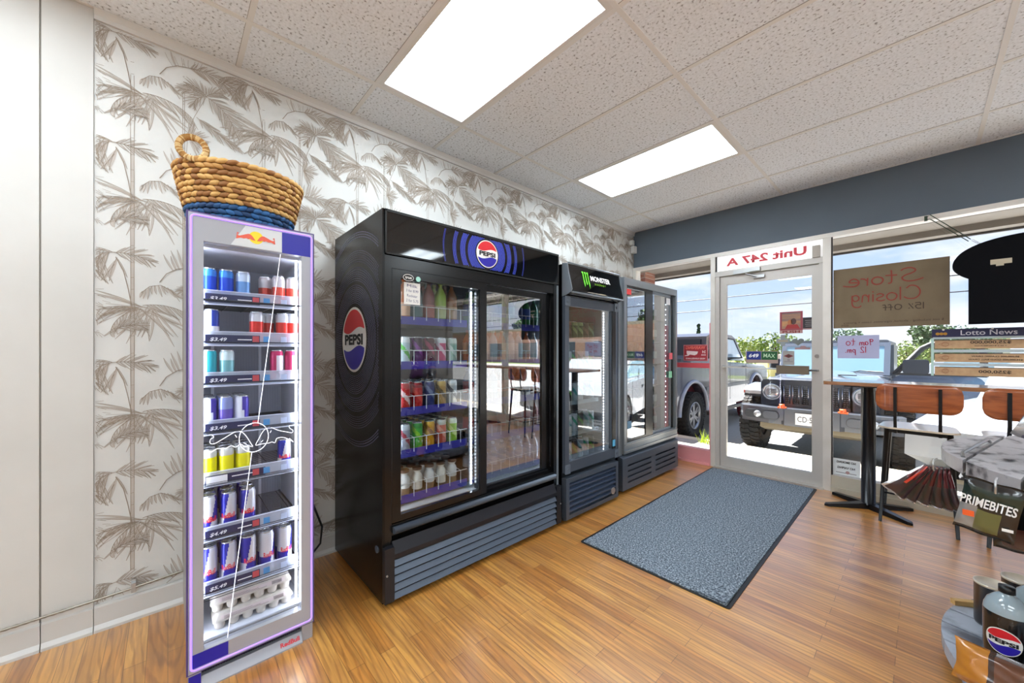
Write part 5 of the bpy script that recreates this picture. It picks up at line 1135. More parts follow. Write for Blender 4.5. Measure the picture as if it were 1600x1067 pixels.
GLYPH = {
 'S': ([[(.85,1.3),(.7,1.45),(.4,1.5),(.15,1.35),(.1,1.1),(.3,.9),(.6,.75),(.8,.5),(.7,.2),(.4,.05),(.0,.1),(-.3,.25)]], 1.1),
 't': ([[(.3,1.4),(.28,.7),(.3,.1),(.45,0)], [(.0,.85),(.6,.9)]], .75), 'o': ([[(.35,.85),(.1,.7),(.02,.4),(.15,.08),(.4,0),(.62,.2),(.66,.55),(.5,.8),(.3,.85)]], .82),
 'r': ([[(.1,.8),(.12,0)], [(.12,.5),(.3,.75),(.5,.8)]], .6), 'e': ([[(.05,.4),(.6,.5),(.55,.75),(.35,.88),(.12,.7),(.03,.35),(.2,.05),(.55,.0),(1.0,.15)]], .9),
 'C': ([[(.85,1.25),(.6,1.5),(.25,1.35),(.05,.9),(.08,.4),(.35,.05),(.75,.05),(1.0,.25)]], 1.15), 'l': ([[(.1,1.4),(.1,.0)]], .3),
 's': ([[(.5,.75),(.3,.85),(.08,.7),(.15,.5),(.45,.35),(.5,.12),(.25,0),(.0,.08)]], .65), 'i': ([[(.12,.8),(.12,0)], [(.1,1.08),(.14,1.14)]], .35),
 'n': ([[(.05,.8),(.08,0)], [(.08,.5),(.25,.8),(.45,.75),(.5,.4),(.52,0)]], .7), 'g': ([[(.5,.75),(.25,.85),(.05,.6),(.1,.25),(.35,.15),(.5,.4),(.52,.8),(.52,-.2),(.35,-.55),(.05,-.6),(-.1,-.45)]], .8),
 '9': ([[(.5,1.1),(.25,1.2),(.05,.95),(.2,.7),(.5,.9),(.5,1.2),(.45,.4),(.4,0)]], .75), 'a': ([[(.5,.6),(.25,.7),(.05,.4),(.15,.1),(.4,.15),(.5,.6),(.52,.1),(.6,.0)]], .7),
 'm': ([[(.05,.6),(.06,0)], [(.06,.4),(.2,.6),(.32,.5),(.33,0)], [(.33,.4),(.5,.6),(.62,.5),(.65,0)]], .85), ' ': ([], .5), '1': ([[(.1,1.2),(.1,0)]], .3),
 '2': ([[(.05,1.0),(.3,1.2),(.5,1.0),(.4,.6),(.05,.05),(.6,.05)]], .8), 'p': ([[(.1,.6),(.08,-.5)], [(.1,.4),(.3,.65),(.52,.45),(.4,.1),(.1,.1)]], .7), '.': ([[(.05,.0),(.1,.04)]], .3),
 '5': ([[(.6,1.2),(.15,1.2),(.1,.75),(.4,.8),(.6,.5),(.4,.05),(.05,.05)]], .8), '%': ([[(.5,1.1),(.05,.1)], [(.1,1.0),(.15,.95)], [(.45,.2),(.5,.15)]], .75), 'O': ([[(.45,1.1),(.1,.9),(.05,.4),(.3,.05),(.65,.15),(.75,.6),(.65,1.0),(.4,1.1)]], .95),
 'f': ([[(.55,1.1),(.35,1.15),(.25,.9),(.25,0)], [(.05,.6),(.5,.6)]], .6)}
M_kraft = noisy('brown bristol board', '76664f', '7e6e57', 6, .8)
t = sign('paper_sign', 'large brown handwritten closing-sale sign on the right window', 2.354, 1.759, .70, .537, M_kraft)
t.rotation_euler.y = 0
mr = mat('faded red marker', '8e4034', .8); mb = mat('faded black marker', '4c3e32', .8); yy = -.0025
stroke_text(t, 'Store', mr, (.175, yy, .100), .076, .010, sx=1.4); stroke_text(t, 'Closing', mr, (.195, yy, -.044), .074, .009, sx=1.25); stroke_text(t, '15% Off', mb, (.215, yy, -.128), .040, .007, sx=1.35)
text('$ not including - alcohol, cigarettes, Lotto + grocery', .60, .022, mb, t, 'ym', (0.02, yy, -.225)); text('store', .05, .02, mb, t, 'ym', (-.27, yy, -.245))
t = sign('paper_sign', 'small lilac paper with red handwritten hours under the brown sign', 2.170, 1.32, .275, .205, mat('lilac paper', 'aeb0d0', .7)); m9 = mat('crimson marker', 'b01c3c', .7)
stroke_text(t, '9am to', m9, (.10, yy, .015), .042, .005); stroke_text(t, '12 pm.', m9, (.055, yy, -.05), .042, .005)
# lottery board
t = thing('lottery_board', (2.86, YS-.004, 1.26), 'hanging lottery jackpot board with navy header on the right window', 'sign')
flat(t, 'y', (0, .0, .163), .50, .062, mat('navy header', '1c1c48', .5), 'header_panel', .003); text('Lotto News', .265, .038, mat('pale header letters', 'c8c4d0', .5), t, 'y', (.03, -.004, .163), bold=.01)
decal(t, 'y', (-.20, -.0035, .158), [(0, circle(-.02, 0, .011, 16)), (0, circle(0, 0, .011, 16)), (0, circle(.02, 0, .011, 16))], [mat('amber balls', 'b8801c', .5)], 'lottery_balls')
decal(t, 'y', (-.19, -.0036, .19), [(0, circle(0, 0, .007, 10)), (0, circle(.24, 0, .007, 10))], [M_white], 'rivets')
M_slat = noisy('tan jackpot slat', 'bc9670', 'c8a47c', 30, .6)
for k, (z, lines) in enumerate(((.075, (('$25,000,000', .19, .025, .012), ('+ 25 x $100,000 Prizes', .15, .009, -.014))), (-.03, (('$5,000,000 CLASSIC DRAW', .22, .013, .011), ('$34,000,000 GOLD BALL DRAW', .25, .013, -.013))), (-.135, (('$250,000', .15, .026, 0),)))):
    s_ = flat(t, 'y', (0, 0, z), .47, .068, M_slat, 'jackpot_slat', .004); flat(t, 'y', (0, .003, z+.052), .49, .022, mat('pale rail', 'b8c4c8', .5), 'slat_rail', .002); flat(s_, 'y', (0, -.0006, .031), .47, .006, mat('slat top edge', '6a5444', .6), 'slat_edge', .001)
    for (w_, ww, hh, dz) in lines: text(w_, ww, hh, mat('dark slat letters', '3c2c20', .6), s_, 'ym', (.06-.02*(k == 0), -.0035, dz), bold=.02)
    q = MB(); c_ = [(-.18+.036*cos(a_), .02*sin(a_)) for a_ in (0, pi/2, pi, 3*pi/2)]
    q.tube([(u, -.004, v) for u, v in c_], .0012, 4, closed=True); q.tube([(-.18+.018*cos(a_*pi/8), -.004, .012*sin(a_*pi/8)) for a_ in range(16)], .0012, 4, closed=True); q.build('maple_badge', mat('slat badge ink', '9c5c3c', .6), s_)
q = MB(); q.box((-.255, .0, -.175), (-.24, .004, .125)); q.build('side_rail', mat('pale green rail', 'b8d4cc', .4), t)
# black hanging bread shaped board with wire brackets
t = thing('hanging_sign', (3.09, L-.11, 1.48), 'black bread-shaped sign board hanging in the right window', 'sign')
pts = [(-.30, 0), (.30, 0), (.30, .34), (.34, .37), (.375, .42), (.37, .485), (.32, .55), (.22, .60), (.08, .625), (-.08, .625), (-.22, .60), (-.32, .55), (-.37, .485), (-.375, .42), (-.34, .37), (-.30, .34)]
q = MB(); cp_ = pts[10:] + pts[:10]; cp_ = smooth(pts[2:] , 5); q.prism([pts[0], pts[1]] + cp_, 1, -.012, .012); q.build('board', mat('black foam board', '040409', .8, spec=.15), t)
Mt = mat('yellowed tape label', 'c0b49c', .6)
for a_, c_ in (((-.20, -.0135, .425), (-.105, -.0122, .46)), ((-.175, -.0137, .412), (-.14, -.0122, .4249)), ((-.012, -.0135, .45), (.085, -.0122, .465)), ((.0, -.0135, .395), (.08, -.0122, .41)), ((.02, -.0135, .35), (.05, -.0122, .39))): q = MB(); q.box(a_, c_); q.build('tape_label', Mt, t)
t = thing('wire_bracket', (2.58, L-.035, 2.352), 'pair of thin green wire rods with chain from window head to the black sign', 'bracket')
q = MB(); e_ = Vector((2.80-2.58, -.075, 2.113-2.352)); 
for dz in (0, -.022): q.tube([(0, 0, dz), (.02, -.01, dz+.012 if dz == 0 else dz), (e_.x-.01*(dz != 0), e_.y, e_.z+dz*.6)], .0032, 6)
q.box((-.012, -.006, -.03), (.006, .005, .01)); q.build('rod', mat('dark green wire', '3c4a3c', .4, .4), t)
q = MB()
for k in range(6): c = e_ + Vector((.012+.008*k, 0, -.012-.008*k)); q.tube([(c.x+.006*cos(a_*pi/4), c.y+.002*(k % 2)*sin(a_*pi/4), c.z+.006*sin(a_*pi/4)) for a_ in range(8)], .0014, 4, closed=True)
q.build('chain', M_steel, t)
# warning sticker, left window
t = sign('warning_sign', 'red warning camera surveillance sticker on the narrow left window', .775, 1.265, .275, .19, mat('warning red', 'a82c38', .5))
flat(t, 'y', (0, -.0008, 0), .268, .183, mat('warning border', 'dfb8bc', .5), 'border', .0006); flat(t, 'y', (0, -.0014, 0), .26, .176, mat('warning red', 'a82c38', .5), 'field', .0006)
M_wl = mat('pink white print', 'f0dcdc', .5); text('WARNING', .22, .038, mat('salmon letters', 'f07868', .5), t, 'ym', (0, -.0022, .06), bold=.03)
text('24', .04, .03, M_wl, t, 'ym', (.095, -.0022, .012), bold=.03); text('HOUR', .05, .018, M_wl, t, 'ym', (.09, -.0022, -.024), bold=.03); text('VIDEO SURVEILLANCE', .22, .018, M_wl, t, 'ym', (0, -.0022, -.066), bold=.03)
decal(t, 'y', (-.03, -.0022, -.005), [(0, [(-.07, .03), (.06, .02), (.05, -.01), (.02, -.025), (-.03, -.015), (-.05, -.03), (-.09, -.035), (-.09, -.025), (-.06, -.02), (-.07, 0)])], [M_wl], 'camera_picture')
# door stickers
M_rf = mat('dusty red frame', '94404a', .5)
t = sign('push_sign', 'red framed picture sticker reading PUSH on the glass door', 1.685, 1.565, .185, .215, M_rf)
flat(t, 'y', (0, -.0008, .018), .15, .155, noisy('sunset print', '5c5464', 'c08c5c', 9, .5, stretch=(.3, 1, 2)), 'picture', .0006); decal(t, 'y', (.01, -.002, -.01), [(0, circle(.01, .02, .022, 14, .03)), (1, circle(-.02, .01, .018, 14, .028)), (2, [(-.06, -.05), (.06, -.05), (.04, -.01), (-.04, -.01)])], [mat('dark brown print', '4c2c28', .5), mat('orange brown print', 'b0683c', .5), mat('dull red print', 'a02c2c', .5)], 'figures')
flat(t, 'y', (0, -.0008, -.092), .185, .03, mat('pink strip', 'b08c88', .5), 'strip', .0006); text('PUSH', .14, .024, mat('dark red letters', '7c1c20', .5), t, 'y', (0, -.002, -.092), bold=.03)
t = sign('door_sticker', 'small black sticker right of the red framed push sign', 1.822, 1.548, .088, .118, mat('dark sticker', '2c2428', .5)); flat(t, 'y', (0, -.0008, -.052), .088, .012, mat('pink strip', 'b08c88', .5), 'strip', .0006)
for k in range(4): flat(t, 'y', (.0, -.0008, .03-.018*k), .055-.008*(k % 2), .005, mat('grey print', '8c8488', .5), 'print_line', .0006)
M_gs = mat('faded grey sticker', '8a9094', .6)
t = thing('door_sticker', (1.618, YS-.002, 1.385), 'faded grey cross-shaped sticker on the glass door', 'sticker'); decal(t, 'y', (0, 0, 0), [(0, [(-.02, .06), (.02, .06), (.02, .02), (.055, .02), (.055, -.02), (.02, -.02), (.02, -.05), (-.02, -.05), (-.02, -.02), (-.055, -.02), (-.055, .02), (-.02, .02)][::-1])], [M_gs], 'panel'); flat(t, 'y', (0, -.001, 0), .08, .02, mat('tan print', 'a09480', .6), 'strip', .0005)
t = thing('door_sticker', (1.74, YS-.002, 1.375), 'faded heart-shaped sticker on the glass door', 'sticker'); hp = [(.048*sin(a_)**3, .040*(13*cos(a_)-5*cos(2*a_)-2*cos(3*a_)-cos(4*a_))/16) for a_ in [2*pi*k/30 for k in range(30)]]; decal(t, 'y', (0, 0, 0), [(0, hp[::-1])], [mat('dark faded sticker', '6e7472', .6)], 'panel')
t = thing('door_sticker', (1.775, YS-.002, 1.31), 'faded car-shaped sticker below the heart sticker', 'sticker'); decal(t, 'y', (0, 0, 0), [(0, [(-.06, -.012), (.06, -.012), (.062, .008), (.03, .01), (.02, .024), (-.01, .024), (-.02, .01), (-.058, .008)])], [mat('mauve sticker', '9a7c80', .6)], 'panel')
t = sign('lottery_sticker', 'blue and green lottery sticker pair at bar height on the glass door', 1.435, 1.222, .285, .125, mat('pinkish sticker base', 'a89088', .5))
flat(t, 'y', (-.070, -.0008, .015), .13, .085, mat('deep blue print', '1c3080', .5), 'blue_field', .0006); flat(t, 'y', (.068, -.0008, .015), .138, .085, mat('deep green print', '1c5830', .5), 'green_field', .0006)
text('649', .09, .04, M_wtext, t, 'y', (-.07, -.002, .015), bold=.03, shear=.2); text('MAX', .10, .04, mat('pale green letters', 'c8e4c0', .5), t, 'y', (.068, -.002, .015), bold=.01, rot=-3)
t = sign('door_sticker', 'grey sticker with dark red diamond emblem beside the lottery stickers', 1.665, 1.215, .093, .14, mat('grey beige sticker', 'a09c98', .5)); decal(t, 'y', (0, -.001, .02), [(0, [(-.04, 0), (0, -.02), (.04, 0), (0, .02)]), (1, circle(0, 0, .012, 14))], [mat('maroon print', '70282c', .5), mat('dark brown print', '4c2c28', .5)], 'emblem', .0003); flat(t, 'y', (0, -.0008, -.035), .07, .01, mat('grey print', '8c8488', .5), 'print_line', .0006); flat(t, 'y', (0, -.0008, -.018), .02, .02, mat('grey print', '8c8488', .5), 'print_mark', .0006)
t = sign('notice_sign', 'small white no smoking notice low on the right window', 2.092, .228, .19, .145, mat('white notice', 'e8ecee', .5)); text('NO SMOKING', .13, .02, M_btext, t, 'ym', (0, -.002, .045), bold=.03); text('NO VAPING', .12, .02, M_btext, t, 'ym', (0, -.002, -.005), bold=.03); flat(t, 'y', (0, -.0008, -.052), .14, .006, mat('grey print', '8c8488', .5), 'print_line', .0006)
decal(t, 'y', (.01, -.001, -.045), [(0, circle(0, 0, .014, 16))], [mat('grey red ring', 'b89090', .5)], 'symbol')

# ================================================================== OUTSIDE
GZ = -.27
M_conc = noisy('pale concrete', 'a09c94', 'aca8a0', 14, .9, .2); M_asph = noisy('grey asphalt', '8a8a88', '969694', 30, .9, .3); M_curb = mat('curb concrete', 'd0c4ac', .9)
b = MB(); b.box((-12, L+.13, -.14), (20, 5.72, -.02)); o = b.build('sidewalk', M_conc); o['kind'] = 'structure'
b = MB(); b.box((-12, 5.72, -.3), (20, 5.9, -.018)); o = b.build('curb', M_curb); o['kind'] = 'structure'
b = MB(); b.box((-60, 5.9, GZ-.1), (60, 24, GZ)); o = b.build('parking_lot', M_asph); o['kind'] = 'structure'
b = MB(); b.box((-150, 24, GZ-.1), (150, 160, GZ+.02)); o = b.build('grass_field', noisy('summer grass', '56682c', '74823e', 1.5, .95)); o['kind'] = 'structure'
b = MB(); b.box((-60, 27, GZ+.02), (60, 33, GZ+.03)); o = b.build('road', mat('road grey', '9a9890', .9)); o['kind'] = 'structure'
b = MB(); b.box((-3, L+.13, 2.42), (16, 5.30, 2.5)); b.box((-3, 5.30, 2.36), (16, 5.42, 2.9)); b.box((-3, L+.13, 2.34), (16, L+.2, 2.42)); o = b.build('soffit', noisy('beige soffit', '8c857c', '948d84', 3, .8)); o['kind'] = 'structure'
b = MB(); b.box((-3, 5.421, 2.365), (16, 5.45, 2.375)); b.box((-3, 5.42, 2.34), (16, 5.45, 2.36)); o = b.build('eave_edge', mat('dark drip edge', '3c3a38', .6)); o['kind'] = 'structure'
def brickm():
    m = mat('red brick', '8a5546', .9); N_, K_, bb = nodes(m); tc_ = N_.new('ShaderNodeTexCoord'); mp_ = N_.new('ShaderNodeMapping'); mp_.inputs['Rotation'].default_value = (radians(90), 0, 0); K_.new(tc_.outputs['Object'], mp_.inputs[0])
    br_ = N_.new('ShaderNodeTexBrick'); br_.inputs['Scale'].default_value = 4.5; br_.inputs['Color1'].default_value = C('8c5648'); br_.inputs['Color2'].default_value = C('a4705c'); br_.inputs['Mortar'].default_value = C('b8aca0'); br_.inputs['Mortar Size'].default_value = .015
    K_.new(mp_.outputs[0], br_.inputs[0]); K_.new(br_.outputs[0], bb.inputs['Base Color']); return m
M_brick = brickm()
b = MB(); b.box((-.9, 5.0, -.02), (-.10, 5.29, 2.42)); o = b.build('brick_pier', M_brick); tag(o, 'brick pier under the soffit outside the far left window', 'pier')

# ---- wheels
def wheel(R=.41, W=.27, rim=.22, rimc='8a8c90', knob=True, spokes=5):
    tire = MB(); pr = [(rim, -W/2+.02), (R*.86, -W/2), (R*.955, -W/2+.02), (R*.985, -W/2+.05), (R*.985, W/2-.05), (R*.955, W/2-.02), (R*.86, W/2), (rim, W/2-.02), (rim, -W/2+.02)]
    MY = Matrix.Rotation(radians(90), 4, 'Y'); tire.lathe(pr, 40, M=MY, cap=False)
    if knob:
        for i in range(34):
            for j, (x0, x1, da) in enumerate(((-.5, -.31, 0), (-.27, -.04, .5), (.0, .23, 0), (.27, .5, .5))):
                a0 = 2*pi*(i+da)/34; M_ = Matrix.Rotation(a0, 4, 'X') @ Matrix.Translation((0, 0, R*.985)) @ Matrix.Rotation(.25*(-1)**j, 4, 'Z')
                tire.box((x0*W, -.028, -.006), (x1*W, .026, .014), 0, M_)
            M_ = Matrix.Rotation(2*pi*i/34, 4, 'X')
            for sx in (-1, 1): tire.box((sx*W*.5-.004, -.02, R*.84), (sx*W*.5+.005, .02, R*.95), 0, M_)
    tm = tire.mesh('tyre', mat('tyre rubber', '232323', .85))
    rm = MB(); rm.lathe([(rim*1.0, -W*.32), (rim*.97, -W*.2), (rim*.9, -W*.12), (rim*.88, W*.3)], 30, M=MY, cap=False); rm.lathe([(.055, W*.1), (.06, W*.34), (.03, W*.38), (.0001, W*.38)], 16, M=MY)
    rm.lathe([(rim, W*.40), (rim*1.01, W*.46), (rim*.93, W*.46), (rim*.9, W*.3)], 30, M=MY, cap=False)
    for k in range(spokes):
        for d in (-.16, .16):
            a = 2*pi*k/spokes + d; M_ = Matrix.Rotation(a, 4, 'X'); rm.box((W*.22, -.016, .03), (W*.36, .016, rim*.95), 0, M_)
    rmm = rm.mesh('rim', mat('alloy ' + rimc, rimc, .3, .7)); hub = MB(); hub.lathe([(rim*.86, -W*.1), (.0001, -W*.1)], 24, M=MY); hm = hub.mesh('brake_disc', mat('brake dark', '2c2c2e', .5, .5))
    return tm, rmm, hm
def put_wheel(parent, ws, x, y, z, side=1):
    t = obj('wheel', ws[0], parent, (x, y, z)); t.scale = (1, 1, 1); r_ = obj('rim', ws[1], t); h_ = obj('brake_disc', ws[2], t)
    if side < 0: t.rotation_euler.z = pi
    return t
# ---- front-parked off-road car
M_jb = mat('car grey blue paint', '6e7682', .22, .35, coat=.8); M_jd = mat('car dark plastic', '26272b', .5); M_cg = mat('car glass', '8fb4c4', .08, .2, coat=.8); M_lamp = mat('lamp glass', 'c8ccd0', .12, .5, coat=.6)
jp = thing('car', (1.53, 6.55, GZ), 'grey off-road car with seven-slot grille parked nose-in outside the glass door, one door open', 'car')
jw = wheel()
for sx in (-1, 1):
    put_wheel(jp, jw, sx*.83, .66, .415, sx); put_wheel(jp, jw, sx*.83, 3.1, .415, sx)
q = MB(); q.box((-.70, 1.25, .52), (.70, 4.1, 1.18)); q.box((-.52, .30, .50), (.52, 1.25, 1.02)); q.box((-.74, 2.2, .55), (.74, 4.1, 1.2)); q.build('body', M_jb, jp)
q = MB()   # hood: crowned, tapering forward
vs = []; nx_, ny_ = 12, 8
for j in range(ny_+1):
    for i in range(nx_+1):
        v = j/ny_; u = i/nx_*2-1; w = .60+.13*v; y = .28+1.15*v; z = 1.125+.06*v+.035*(1-u*u)+(.022 if abs(u) < .42 else 0)*min(1, v*6)-.05*(1-min(1, v*7))**2 - .05*max(0, abs(u)-.86)/.14; vs.append((u*w, y, z))
q.add(vs, [(j*(nx_+1)+i, j*(nx_+1)+i+1, (j+1)*(nx_+1)+i+1, (j+1)*(nx_+1)+i) for j in range(ny_) for i in range(nx_)], 0, True)
for sx in (-1, 1): q.box((sx*.60, .30, .88), (sx*.585, 1.3, 1.105)); 
q.box((-.56, .28, 1.0), (.56, 1.4, 1.10))
for sx in (-1, 1):
    for k in range(6): q.box((sx*.30-.10, .62+k*.022, 1.205), (sx*.30+.10, .632+k*.022, 1.215), 1)
q.build('hood', [M_jb, M_jd], jp)
# grille with slots
q = MB(); slots = [-.33+.11*k for k in range(7)]
q.rbox((-.66, .235, .70), (-.375, .30, 1.13), .07, axis=1); q.rbox((.375, .235, .70), (.66, .30, 1.13), .07, axis=1)
q.box((-.40, .235, 1.055), (.40, .30, 1.13)); q.box((-.40, .235, .70), (.40, .30, .775))
e_ = [-.40] + [s for x in slots for s in (x-.036, x+.036)] + [.40]
for k in range(0, len(e_), 2): q.box((e_[k], .235, .775), (e_[k+1], .30, 1.055))
q.prism([(.235, 1.09), (.30, 1.15), (.38, 1.16), (.38, 1.10)], 0, -.58, .58); q.build('grille', mat('grille paint', '3c424c', .3, .35, coat=.6), jp)
q = MB()
for x in slots: ring_pts = [(x-.036, .78), (x+.036, .78), (x+.036, 1.05), (x-.036, 1.05)]; q.tube([(a_, .23, c_) for a_, c_ in ring_pts], .009, 4, closed=True)
q.build('chrome_slot_rings', mat('chrome', 'd0d4d8', .12, .95), jp)
q = MB(); q.box((-.40, .285, .775), (.40, .295, 1.055), 0)
for x in slots:
    for r_ in range(9):
        for c_ in range(2): q.box((x-.03+c_*.03+.004*(r_ % 2), .27, .785+r_*.03), (x-.012+c_*.03+.004*(r_ % 2), .286, .80+r_*.03), 1)
q.build('grille_mesh', [M_blkm, mat('mesh grey', '6c7078', .4, .5)], jp)
MXm = Matrix.Rotation(radians(90), 4, 'X')
for sx in (-1, 1):
    q = MB(); q.lathe([(.098, -.02), (.125, .0), (.125, .018), (.105, .022), (.10, .0)], 30, M=Matrix.Translation((sx*.515, .232, .94)) @ MXm, mi=0); hl = q.build('headlight', mat('bezel', 'a8b0b8', .25, .7), jp)
    q = MB(); q.lathe([(.10, .004), (.085, .02), (.05, .03), (.0001, .033)], 24, M=Matrix.Translation((sx*.515, .232, .94)) @ MXm); q.build('lens', M_lamp, hl)
    q = MB()
    for k in range(5): q.box((sx*.515-.06, .195, .895+k*.02), (sx*.515+.06, .20, .905+k*.02))
    q.build('lamp_bars', M_jd, hl)
    # flared fender with turn signal
    q = MB(); n = 14; prf = [(.36, .86), (.33, .93), (.40, 1.0), (.9, 1.03), (1.12, .96), (1.25, .78), (1.18, .74), (1.05, .88), (.88, .945), (.50, .92), (.42, .85)]
    q.prism(prf, 0, sx*.58, sx*.915); fd = q.build('fender', mat('fender grey', '848c98', .25, .3, coat=.6), jp)
    q = MB(); q.box((sx*.66, .325, .885), (sx*.90, .345, .935)); q.build('turn_signal', mat('turn lens', 'd8d4d0', .2, .2, coat=.5), fd)
    q = MB(); q.box((sx*.655, .335, .845), (sx*.915, .42, .88)); q.build('fender_lip', M_jd, fd)
    q = MB(); q.box((sx*.905, .324, .89), (sx*.92, .346, .935)); q.build('side_reflector', mat('amber red', 'c84828', .3), fd)
# steel bumper
Mbp = mat('bumper gunmetal', '565c66', .35, .5, coat=.4)
q = MB(); bp_z = 0; pl = [(-.90, .12), (-.84, .0), (-.5, -.06), (.5, -.06), (.84, 0), (.90, .12), (.86, .22), (-.86, .22)]
q.prism(pl, 2, .56, .735); q.prism([(-.88, .10), (-.5, -.02), (.5, -.02), (.88, .10), (.86, .2), (-.86, .2)], 2, .50, .56); q.prism([(-.30, -.075), (.30, -.075), (.36, .0), (-.36, 0)], 2, .50, .74); bp_ = q.build('bumper', Mbp, jp)
for sx in (-1, 1):
    q = MB(); q.rbox((sx*.36, -.066, .565), (sx*.80, -.03, .690), .055, axis=1); r1 = q.build('lamp_pod', mat('bumper recess', '3c4048', .4, .4), bp_); r1.rotation_euler.z = 0
    q = MB(); q.rbox((sx*.37, -.085, .575), (sx*.56, -.05, .680), .045, axis=1); q.build('pod_cover', Mbp, bp_)
    q = MB(); q.lathe([(.05, 0), (.046, .02), (.0001, .026)], 22, M=Matrix.Translation((sx*.63, -.064, .628)) @ MXm); q.build('fog_lamp', M_lamp, bp_)
    q = MB(); q.tube([(sx*.33-.02, -.02, .74), (sx*.33-.02, -.06, .785), (sx*.33+.02, -.06, .785), (sx*.33+.02, -.02, .74)], .016, 8); q.box((sx*.33-.05, -.07, .737), (sx*.33+.05, -.02, .757)); q.build('tow_hook', mat('orange hook', 'e8622c', .4), bp_)
q = MB(); q.prism([(.02, .43), (.30, .35), (.34, .37), (.34, .50), (.05, .50)], 0, -.62, .62)
q.build('skid_plate', mat('tan skid plate', '948a74', .6), jp)
q = MB(); q.box((-.17, -.085, .53), (.15, -.078, .69)); lp = q.build('licence_plate', mat('plate white', 'e4e6ea', .4), bp_)
text('CD·53', .20, .075, mat('plate navy', '1c2438', .4), lp, 'y', (-.045, -.087, .61), bold=.0)
q = MB(); q.box((-.18, -.0785, .685), (.16, -.07, .70)); q.build('plate_frame', M_jd, lp)
q = MB(); q.tube([(-.7, .66, .42), (.7, .66, .42)], .05, 8); q.tube([(-.45, .2, .5), (-.45, 4, .5)], .04, 6); q.tube([(.45, .2, .5), (.45, 4, .5)], .04, 6); q.build('axle', M_jd, jp)
# windscreen, pillars, roof
q = MB(); zc0, zc1 = 1.19, 1.70; y0_, y1_ = 1.50, 1.78
def wsq(x0, x1, z0, z1, t=.03): 
    f = lambda z: y0_+(y1_-y0_)*(z-zc0)/(zc1-zc0); q.add([(x0, f(z0), z0), (x1, f(z0), z0), (x1, f(z1), z1), (x0, f(z1), z1), (x0, f(z0)+t, z0), (x1, f(z0)+t, z0), (x1, f(z1)+t, z1), (x0, f(z1)+t, z1)], [(0,1,2,3),(4,7,6,5),(0,4,5,1),(1,5,6,2),(2,6,7,3),(3,7,4,0)], 0)
wsq(-.70, -.63, zc0, zc1); wsq(.63, .70, zc0, zc1); wsq(-.63, .63, 1.64, zc1); wsq(-.63, .63, zc0, 1.235); q.build('windscreen_frame', M_jb, jp)
q = MB(); f = lambda z: y0_+(y1_-y0_)*(z-zc0)/(zc1-zc0)+.01; q.add([(-.63, f(1.235), 1.235), (.63, f(1.235), 1.235), (.63, f(1.64), 1.64), (-.63, f(1.64), 1.64)], [(0,1,2,3)]); q.build('windscreen', M_cg, jp)
q = MB()
for x0 in (-.35, .25): q.tube([(x0, 1.46, 1.215), (x0+.12, 1.49, 1.25), (x0+.38, 1.485, 1.235)], .008, 5)
q.build('wiper', M_jd, jp)
q = MB(); q.rbox((-.68, 1.80, 1.66), (.68, 4.1, 1.74), .03, axis=1); q.box((-.70, 2.75, 1.18), (-.66, 4.1, 1.67)); q.box((.66, 2.75, 1.18), (.70, 4.1, 1.67)); q.box((-.70, 1.80, 1.18), (-.67, 2.7, 1.25)); q.box((-.66, 4.05, 1.2), (.66, 4.1, 1.66)); q.build('hard_top', mat('grey hard top', '6c747e', .4, coat=.3), jp)
q = MB(); q.rbox((-.9, 1.75, 1.24), (-.73, 1.86, 1.42), .03, axis=1); q.build('wing_mirror', M_jd, jp)
# open front door (driver side faces the right of the picture)
dj = thing('x', (0, 0, 0), None, None); D.objects.remove(dj)
q = MB(); q.rbox((.72, 1.72, .46), (1.62, 1.80, 1.20), .12, axis=1); dj = q.build('open_door', mat('door dark blue', '5c6c86', .25, .35, coat=.8), jp)  # open door is a darker blue than the body
q = MB(); q.tube([(.74, 1.76, 1.20), (1.03, 1.76, 1.60), (1.12, 1.76, 1.66), (1.52, 1.76, 1.66), (1.60, 1.76, 1.55), (1.61, 1.76, 1.2)], .042, 6); q.build('window_frame', M_jd, dj)
q = MB(); q.box((.72, 1.70, 1.195), (1.63, 1.83, 1.225)); q.build('door_sill', M_jd, dj)
q = MB(); q.rbox((.83, 1.60, 1.225), (1.10, 1.72, 1.43), .03, axis=1); q.build('wing_mirror', mat('mirror housing', '343a44', .4), dj)

# ---- pickup parked beside it, tail towards the shop
M_pt = mat('pickup silver blue paint', '45444f', .2, .4, coat=.8)
pk = thing('car', (-1.14, 5.86, GZ), 'silver blue pickup truck parked tail-in, seen through door and left window', 'car')
pw = wheel(.41, .26, .24, '9a9ca2', True, 6)
for sx in (-1, 1): put_wheel(pk, pw, sx*.86, 1.05, .415, sx); put_wheel(pk, pw, sx*.86, 4.75, .415, sx)
def carside(prof, x0, x1, m, name, par, wheels=None, R=.5):
    q = MB(); pts = list(prof); q.prism(pts, 0, x0, x1); return q.build(name, m, par)
def arch(cy, r=.57, z0=.45, n=14): return [(cy-r*cos(pi*k/n), z0+r*sin(pi*k/n)*.95) for k in range(n+1)]
body = [(-.0, .55), (-.02, 1.40), (.05, 1.44), (1.95, 1.42), (1.95, 1.38), (5.4, 1.22), (5.75, 1.10), (5.8, .5)] + [(y_, z_) for y_, z_ in arch(4.75)][::-1] + [(4.1, .45), (1.7, .45)] + [(y_, z_) for y_, z_ in arch(1.05)][::-1] + [(.1, .45)]
carside(body, -.95, .95, M_pt, 'body', pk)
cab = [(1.98, 1.37), (2.05, 1.86), (2.3, 1.93), (3.5, 1.92), (3.75, 1.85), (4.45, 1.34)]
q = MB(); q.prism([(y_, z_) for y_, z_ in cab], 0, -.80, .80, 0); q.build('cab', M_pt, pk)
q = MB()
